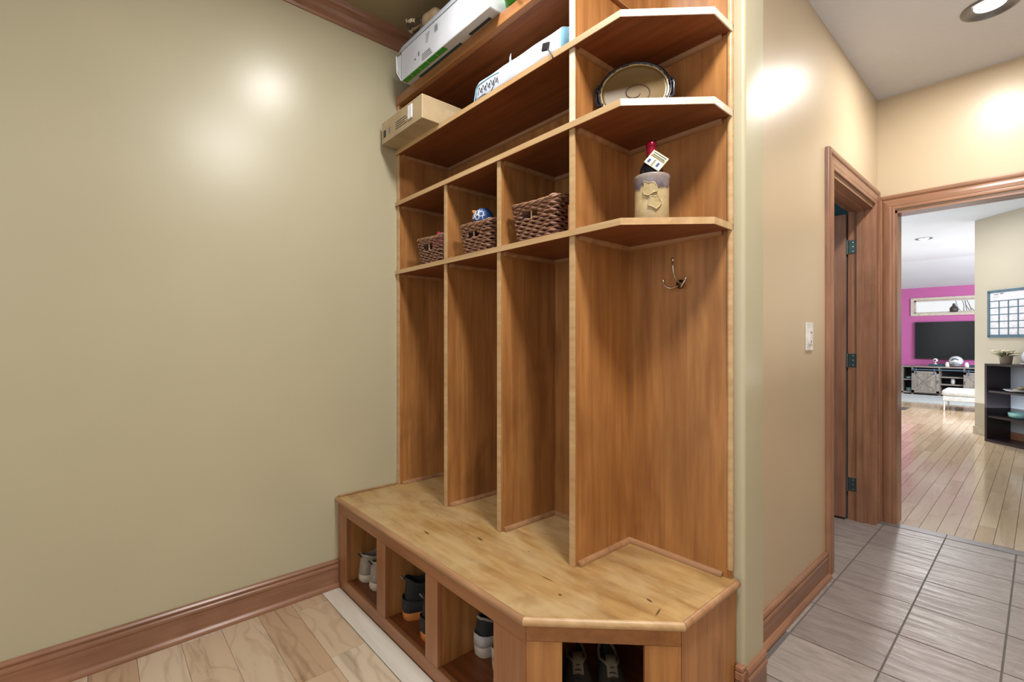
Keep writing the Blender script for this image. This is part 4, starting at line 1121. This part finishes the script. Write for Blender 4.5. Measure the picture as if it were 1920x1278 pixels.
# things on the console
t = thing('sports_helmet', (-1.245, 13.93, ct), 'white sports helmet with dark green mark on the media console', 'helmet')
s = MB().blob((-1.245, 13.95, ct+.12), .12, .14, .115, 24, 16); s.build('shell', 'frame_white', t, smooth='full')
MB().tube(arc([(-1.30, 13.835, ct+.14), (-1.27, 13.82, ct+.175), (-1.22, 13.82, ct+.17), (-1.19, 13.845, ct+.13)], 5), .012, 6).build('dark_mark', 'teal_print', t)
s = MB()
for z in (.03, .06, .09): s.tube(arc([(-1.33, 13.88, ct+z), (-1.27, 13.80, ct+z), (-1.22, 13.80, ct+z), (-1.16, 13.88, ct+z)], 4), .007, 6)
s.build('face_guard', 'ink_grey', t)
for x, lb in ((-1.375, 'small white cone-shaped speaker left of the helmet'), (-1.07, 'small white cone-shaped speaker right of the helmet')):
    o = MB().lathe([(0, 0), (.038, 0), (.036, .04), (.026, .09), (.012, .105), (0, .106)], (x, 13.86, ct+.0003), 18).build('speaker', 'white_pl', smooth='full'); tag(o, lb, 'speaker')
t = thing('security_camera', (-1.575, 13.93, ct), 'small round white camera on the left of the console top', 'camera')
MB().lathe([(0, 0), (.035, 0), (.03, .012), (.008, .016), (.008, .066), (0, .067)], (-1.575, 13.93, ct+.0485), 16).build('stand', 'white_pl', t, smooth='full')
MB().blob((-1.575, 13.93, ct+.135), .042, .042, .042, 16, 10).build('housing', 'white_pl', t, smooth='full')
MB().lathe([(0, .0), (.018, .0), (.018, .004), (0, .006)], (-1.575, 13.889, ct+.135), 14, Matrix.Rotation(PI/2, 3, 'X')).build('camera_lens', 'black_pl', t)
for a, b, lb in ((-1.68, -1.42, 'dark slim soundbar box under the small camera'), (-1.03, -.6, 'dark soundbar on the console right of the helmet')):
    o = MB().rbox(a, b, 13.88, 14.02, ct+.0005, ct+.048, .006).build('soundbar', 'teal_print'); tag(o, lb, 'soundbar')
# ottoman
t = thing('ottoman', (-.7, 11.6, 0), 'light grey upholstered ottoman in front of the media console', 'ottoman')
MB().rbox(-1.16, -.25, 10.97, 11.60, .25, .36, .035, 3).build('cushion', 'ott', t, smooth=True)
MB().rbox(-1.15, -.26, 10.98, 11.59, .165, .25, .012, 2).build('base', 'ott', t)
for x in (-1.13, -.30):
    for y in (11.0, 11.56): MB().tube([(x, y, .002), (x, y, .17)], [.010, .014], 8).build('leg', 'white_pl', t)
s = MB().rbox(-2.6, .6, 12.0, 13.7, .0008, .012, .004)
tag(s.build('area_rug', 'rug'), 'pale blue-grey area rug in front of the media console', 'rug')
s = MB().rbox(-2.3, -1.58, 10.55, 10.9, .0008, .014, .004)
tag(s.build('door_mat', 'mat_dk'), 'corner of a dark mat on the far living room floor', 'mat')

# diagonal wall  x+y = 7.97
DV = Vector((-R2, R2, 0)); DN = Vector((-R2, -R2, 0)); P0 = Vector((-.585, 8.555, 0))
def dq(s0, s1, d0, d1, z0, z1):
    """box along the diagonal wall: s from the far corner toward the viewer, d outward from the wall"""
    vs = [P0-DV*s_+DN*d+Vector((0, 0, z)) for s_ in (s0, s1) for d in (d0, d1) for z in (z0, z1)]
    return vs
BF = [(0, 1, 3, 2), (4, 6, 7, 5), (0, 4, 5, 1), (2, 3, 7, 6), (0, 2, 6, 4), (1, 5, 7, 3)]
def dbox(mb, *a): return mb.add(dq(*a), BF)
s = MB(); dbox(s, 0, 3.6, -.12, 0, 0, 2.758)
struct('wall_diagonal', s, 'paint_living', 'beige diagonal wall with the framed calendar', 'wall')
s = MB(); dbox(s, -.012, .47, 0, .014, .0008, .10)
struct('baseboard_diagonal', s, 'cream_bb', 'cream baseboard at the foot of the beige diagonal wall', 'baseboard', bevel=.003)
# bookcase
t = thing('bookcase', tuple(P0-DV*1.0+DN*.2), 'low espresso open bookcase against the beige wall', 'bookcase')
b0, b1, bd0, bd1 = .472, 1.60, .02, .30
s = MB(); dbox(s, b0, b0+.028, bd0, bd1, .0008, .905); s.build('side_panel', 'espresso', t)
s = MB(); dbox(s, b1-.028, b1, bd0, bd1, .0008, .905); s.build('side_panel', 'espresso', t)
s = MB(); dbox(s, b0, b1, bd0, bd1, .905, .93); s.build('top', 'espresso', t)
s = MB(); dbox(s, b0+.028, b1-.028, bd0, bd1, .0008, .03); s.build('bottom', 'espresso', t)
for z in (.30, .60): s = MB(); dbox(s, b0+.028, b1-.028, bd0, bd1-.01, z-.011, z+.011); s.build('shelf', 'espresso', t)
s = MB(); dbox(s, b0+.028, b1-.028, bd0, bd0+.01, .12, .905); s.build('back_sheen', 'bookback', t)  # panel carries the painted sheen
s = MB(); dbox(s, b0+.028, b1-.028, bd0, bd0+.012, .03, .12); s.build('wood_strip', 'trim_x', t)
def dp(s_, d, z): return P0-DV*s_+DN*d+Vector((0, 0, z))
# plant pot
pp_ = dp(.615, .19, .9305)
t = thing('potted_flowers', pp_, 'taupe pot of cream flowers and dusty leaves on top of the bookcase', 'plant')
MB().lathe([(0, 0), (.045, 0), (.05, .01), (.06, .09), (.064, .10), (.058, .10), (.05, .085), (0, .08)], pp_, 24).build('pot', 'pot', t, smooth='full')
s = MB()
for i in range(22):
    a = random.uniform(0, 2*PI); L_ = random.uniform(.09, .16); e = random.uniform(-.1, .5)
    d = Vector((math.cos(a), math.sin(a), e)).normalized(); u = d.cross(Vector((0, 0, 1))).normalized()*.018; b = pp_+Vector((0, 0, .10))
    vs = [b, b+d*L_*.5+u, b+d*L_+Vector((0, 0, -.01)), b+d*L_*.5-u]
    s.add(vs, [(0, 1, 2, 3)])
o = s.build('leaves', 'leaf', t); md = o.modifiers.new('t', 'SOLIDIFY'); md.thickness = .002
s = MB()
for i in range(9):
    a = i*.7; c = pp_+Vector((.085*math.cos(a)*(i % 3)/2, .085*math.sin(a)*(i % 3)/2, .135+.02*(i % 2)))
    for k_ in range(6):
        q = k_*PI/3; s.blob(c+Vector((.026*math.cos(q), .026*math.sin(q), 0)), .019, .019, .008, 8, 5)
s.build('flowers', 'petal', t, smooth='full')
o = MB().lathe([(0, 0), (.05, 0), (.07, .05), (.075, .10), (.05, .15), (0, .16)], dp(.80, .10, .9305), 24).build('ginger_jar', 'frame_white', smooth='full'); tag(o, 'rounded pale jar behind the flower pot on the bookcase', 'jar')
o = MB().lathe([(0, 0), (.04, 0), (.06, .012), (.065, .02), (.055, .016), (0, .006)], dp(.90, .225, .9305), 24).build('saucer', 'frame_white', smooth='full'); tag(o, 'small white dish at the front of the bookcase top', 'dish')
pc2 = dp(.755, .16, .6115)
o = MB().lathe([(0, 0), (.08, 0), (.12, .012), (.145, .03), (.138, .03), (.11, .016), (0, .008)], pc2, 32).build('platter', 'frame_white', smooth='full'); tag(o, 'white platter of shells on the middle bookcase shelf', 'platter')
random.seed(3)
for i, lb in enumerate(('pale shell at the front of the white platter', 'pale shell at the back of the white platter', 'pale shell topmost on the white platter')):
    c = pc2+Vector(((-.03, .03, .0)[i], (-.02, .03, .0)[i], (.026, .026, .052)[i]))
    o = MB().blob(c, .034, .026, .016, 14, 9, lambda d: 1+.12*math.sin(8*math.atan2(d.y, d.x))).build('seashell', 'shell', smooth='full'); tag(o, lb, 'shell')
pc3 = dp(.745, .17, .3115)
o = MB().lathe([(0, 0), (.06, 0), (.085, .02), (.09, .065), (.084, .065), (.07, .02), (0, .01)], pc3, 28).build('glass_bowl', 'glass_b', smooth='full'); tag(o, 'aqua glass bowl on the lower bookcase shelf', 'bowl')

# wall calendar
cal = thing('calendar_board', dp(.60, .01, 1.25), 'dry-erase calendar board in a slate blue frame on the beige wall', 'calendar')
c0, c1, z0, z1 = .200, 1.06, 1.247, 1.822
s = MB(); dbox(s, c0, c1, 0.001, .014, z0, z1); s.build('board', 'cal_white', cal)
s = MB(); fr = .026
dbox(s, c0-.004, c0+fr, .001, .022, z0-.004, z1+.004); dbox(s, c1-fr, c1+.004, .001, .022, z0-.004, z1+.004); dbox(s, c0, c1, .001, .022, z0-.004, z0+fr); dbox(s, c0, c1, .001, .022, z1-fr, z1+.004)
s.build('frame', 'cal_frame', cal)
s = MB(); gz1 = z1-.13; cw = (c1-c0-2*fr)/7; rh = (gz1-(z0+fr))/5
for i in range(6): dbox(s, c0+fr, c1-fr, .014, .0165, gz1-i*rh-.005, gz1-i*rh+.005)
for i in range(1, 7): dbox(s, c0+fr+i*cw-.007, c0+fr+i*cw+.007, .014, .017, z0+fr, gz1)
s.build('grid', 'cal_frame', cal)
s = MB()
for j, (a, b, h) in enumerate(((.05, .11, .05), (.13, .17, .043), (.05, .12, .075))):
    pts = []; n = 16
    for i in range(n+1): pts.append(P0-DV*(c0+fr+a+(b-a)*i/n)+DN*.0155+Vector((0, 0, z1-h-.006*(j == 2)+(.006 if j < 2 else .002)*math.sin(i*2.1))))
    s.tube(pts, .0016, 5)
s.build('handwriting', 'ink_grey', cal)
downlight(-1.20, 9.45, 2.758, .09, 'recessed light in the pale living room ceiling', dome=True)

# ================================================================== LIGHTS
def lamp(kind, loc, power, color=(1, 1, 1), size=.1, rot=(0, 0, 0), shape=None, sy=None, name='lamp'):
    d = bpy.data.lights.new(name, kind); d.energy = power; d.color = color
    if kind == 'AREA':
        d.size = size; d.shape = shape or 'DISK'
        if sy: d.size_y = sy
    elif kind in ('POINT', 'SPOT'): d.shadow_soft_size = size
    o = bpy.data.objects.new(name, d); COL.objects.link(o); o.location = loc; o.rotation_euler = rot
    return o
W1 = (1.0, .96, .90); W2 = (1.0, .975, .94)
lamp('AREA', (LX, LY, 2.80), 22, W1, .13, name='hall_downlight')
lamp('AREA', (-1.32, .82, 2.82), 14, W2, .16, name='mudroom_downlight')
lamp('AREA', (-.15, .80, 2.82), 48, W2, .34, name='entry_flash_bounce')  # unseen flash bounced off the ceiling, placed by the locker shadows; no fixture
lamp('AREA', (.7, -1.3, 2.2), 22, (.94, .97, 1), 2.2, (math.radians(58), 0, math.radians(42)), shape='SQUARE', name='soft_bounce')
lamp('AREA', (.35, 2.4, 1.0), 11, (.94, .97, 1.0), 1.0, (PI, 0, 0), shape='SQUARE', name='hall_bounce')
def aimed(p, q): return (Vector(q)-Vector(p)).to_track_quat('-Z', 'Y').to_euler()
lamp('AREA', (-1.2, 9.45, 2.745), 80, W2, .2, name='living_downlight')
lamp('AREA', (2.0, 10.6, 1.8), 260, (.97, .98, 1.0), 2.0, aimed((2.0, 10.6, 1.8), (-1.4, 13.6, .9)), shape='SQUARE', name='console_fill')  # added lamp hidden behind the diagonal wall, brightens console and far wall
lamp('AREA', (-1.9, 6.5, 1.7), 26, (.96, .98, 1), 1.6, (math.radians(90), 0, math.radians(-50)), shape='SQUARE', name='living_bounce')
lamp('AREA', (-1.2, 9.2, .4), 46, (.86, .93, 1.0), 3.0, (PI, 0, 0), shape='SQUARE', name='living_floor_bounce')
lamp('AREA', (-.95, 7.6, 2.72), 22, (1, 1, 1), .55, name='living_floor_highlight_lamp')  # added lamp without a fixture, makes the highlight on the living room floor
lamp('POINT', (-1.5, 2.6, 2.0), 6, (.8, .95, 1.0), .2, name='side_room_lamp')

wd = bpy.data.worlds.new('daylight'); bpy.context.scene.world = wd; wd.use_nodes = True
bg = wd.node_tree.nodes['Background']; bg.inputs[0].default_value = (.96, .98, 1, 1); bg.inputs[1].default_value = .95

# ================================================================== CAMERA
cam = bpy.data.cameras.new('camera'); co = bpy.data.objects.new('camera', cam); COL.objects.link(co)
co.location = (0, 0, 1.2); co.rotation_euler = (PI/2, 0, math.radians(48.44))
cam.sensor_width = 36; cam.lens = 882/1920*36; cam.clip_start = .02; cam.clip_end = 200
bpy.context.scene.camera = co
sc = bpy.context.scene
sc.view_settings.view_transform = 'Standard'; sc.view_settings.look = 'None'
sc.view_settings.exposure = 0; sc.view_settings.gamma = 1
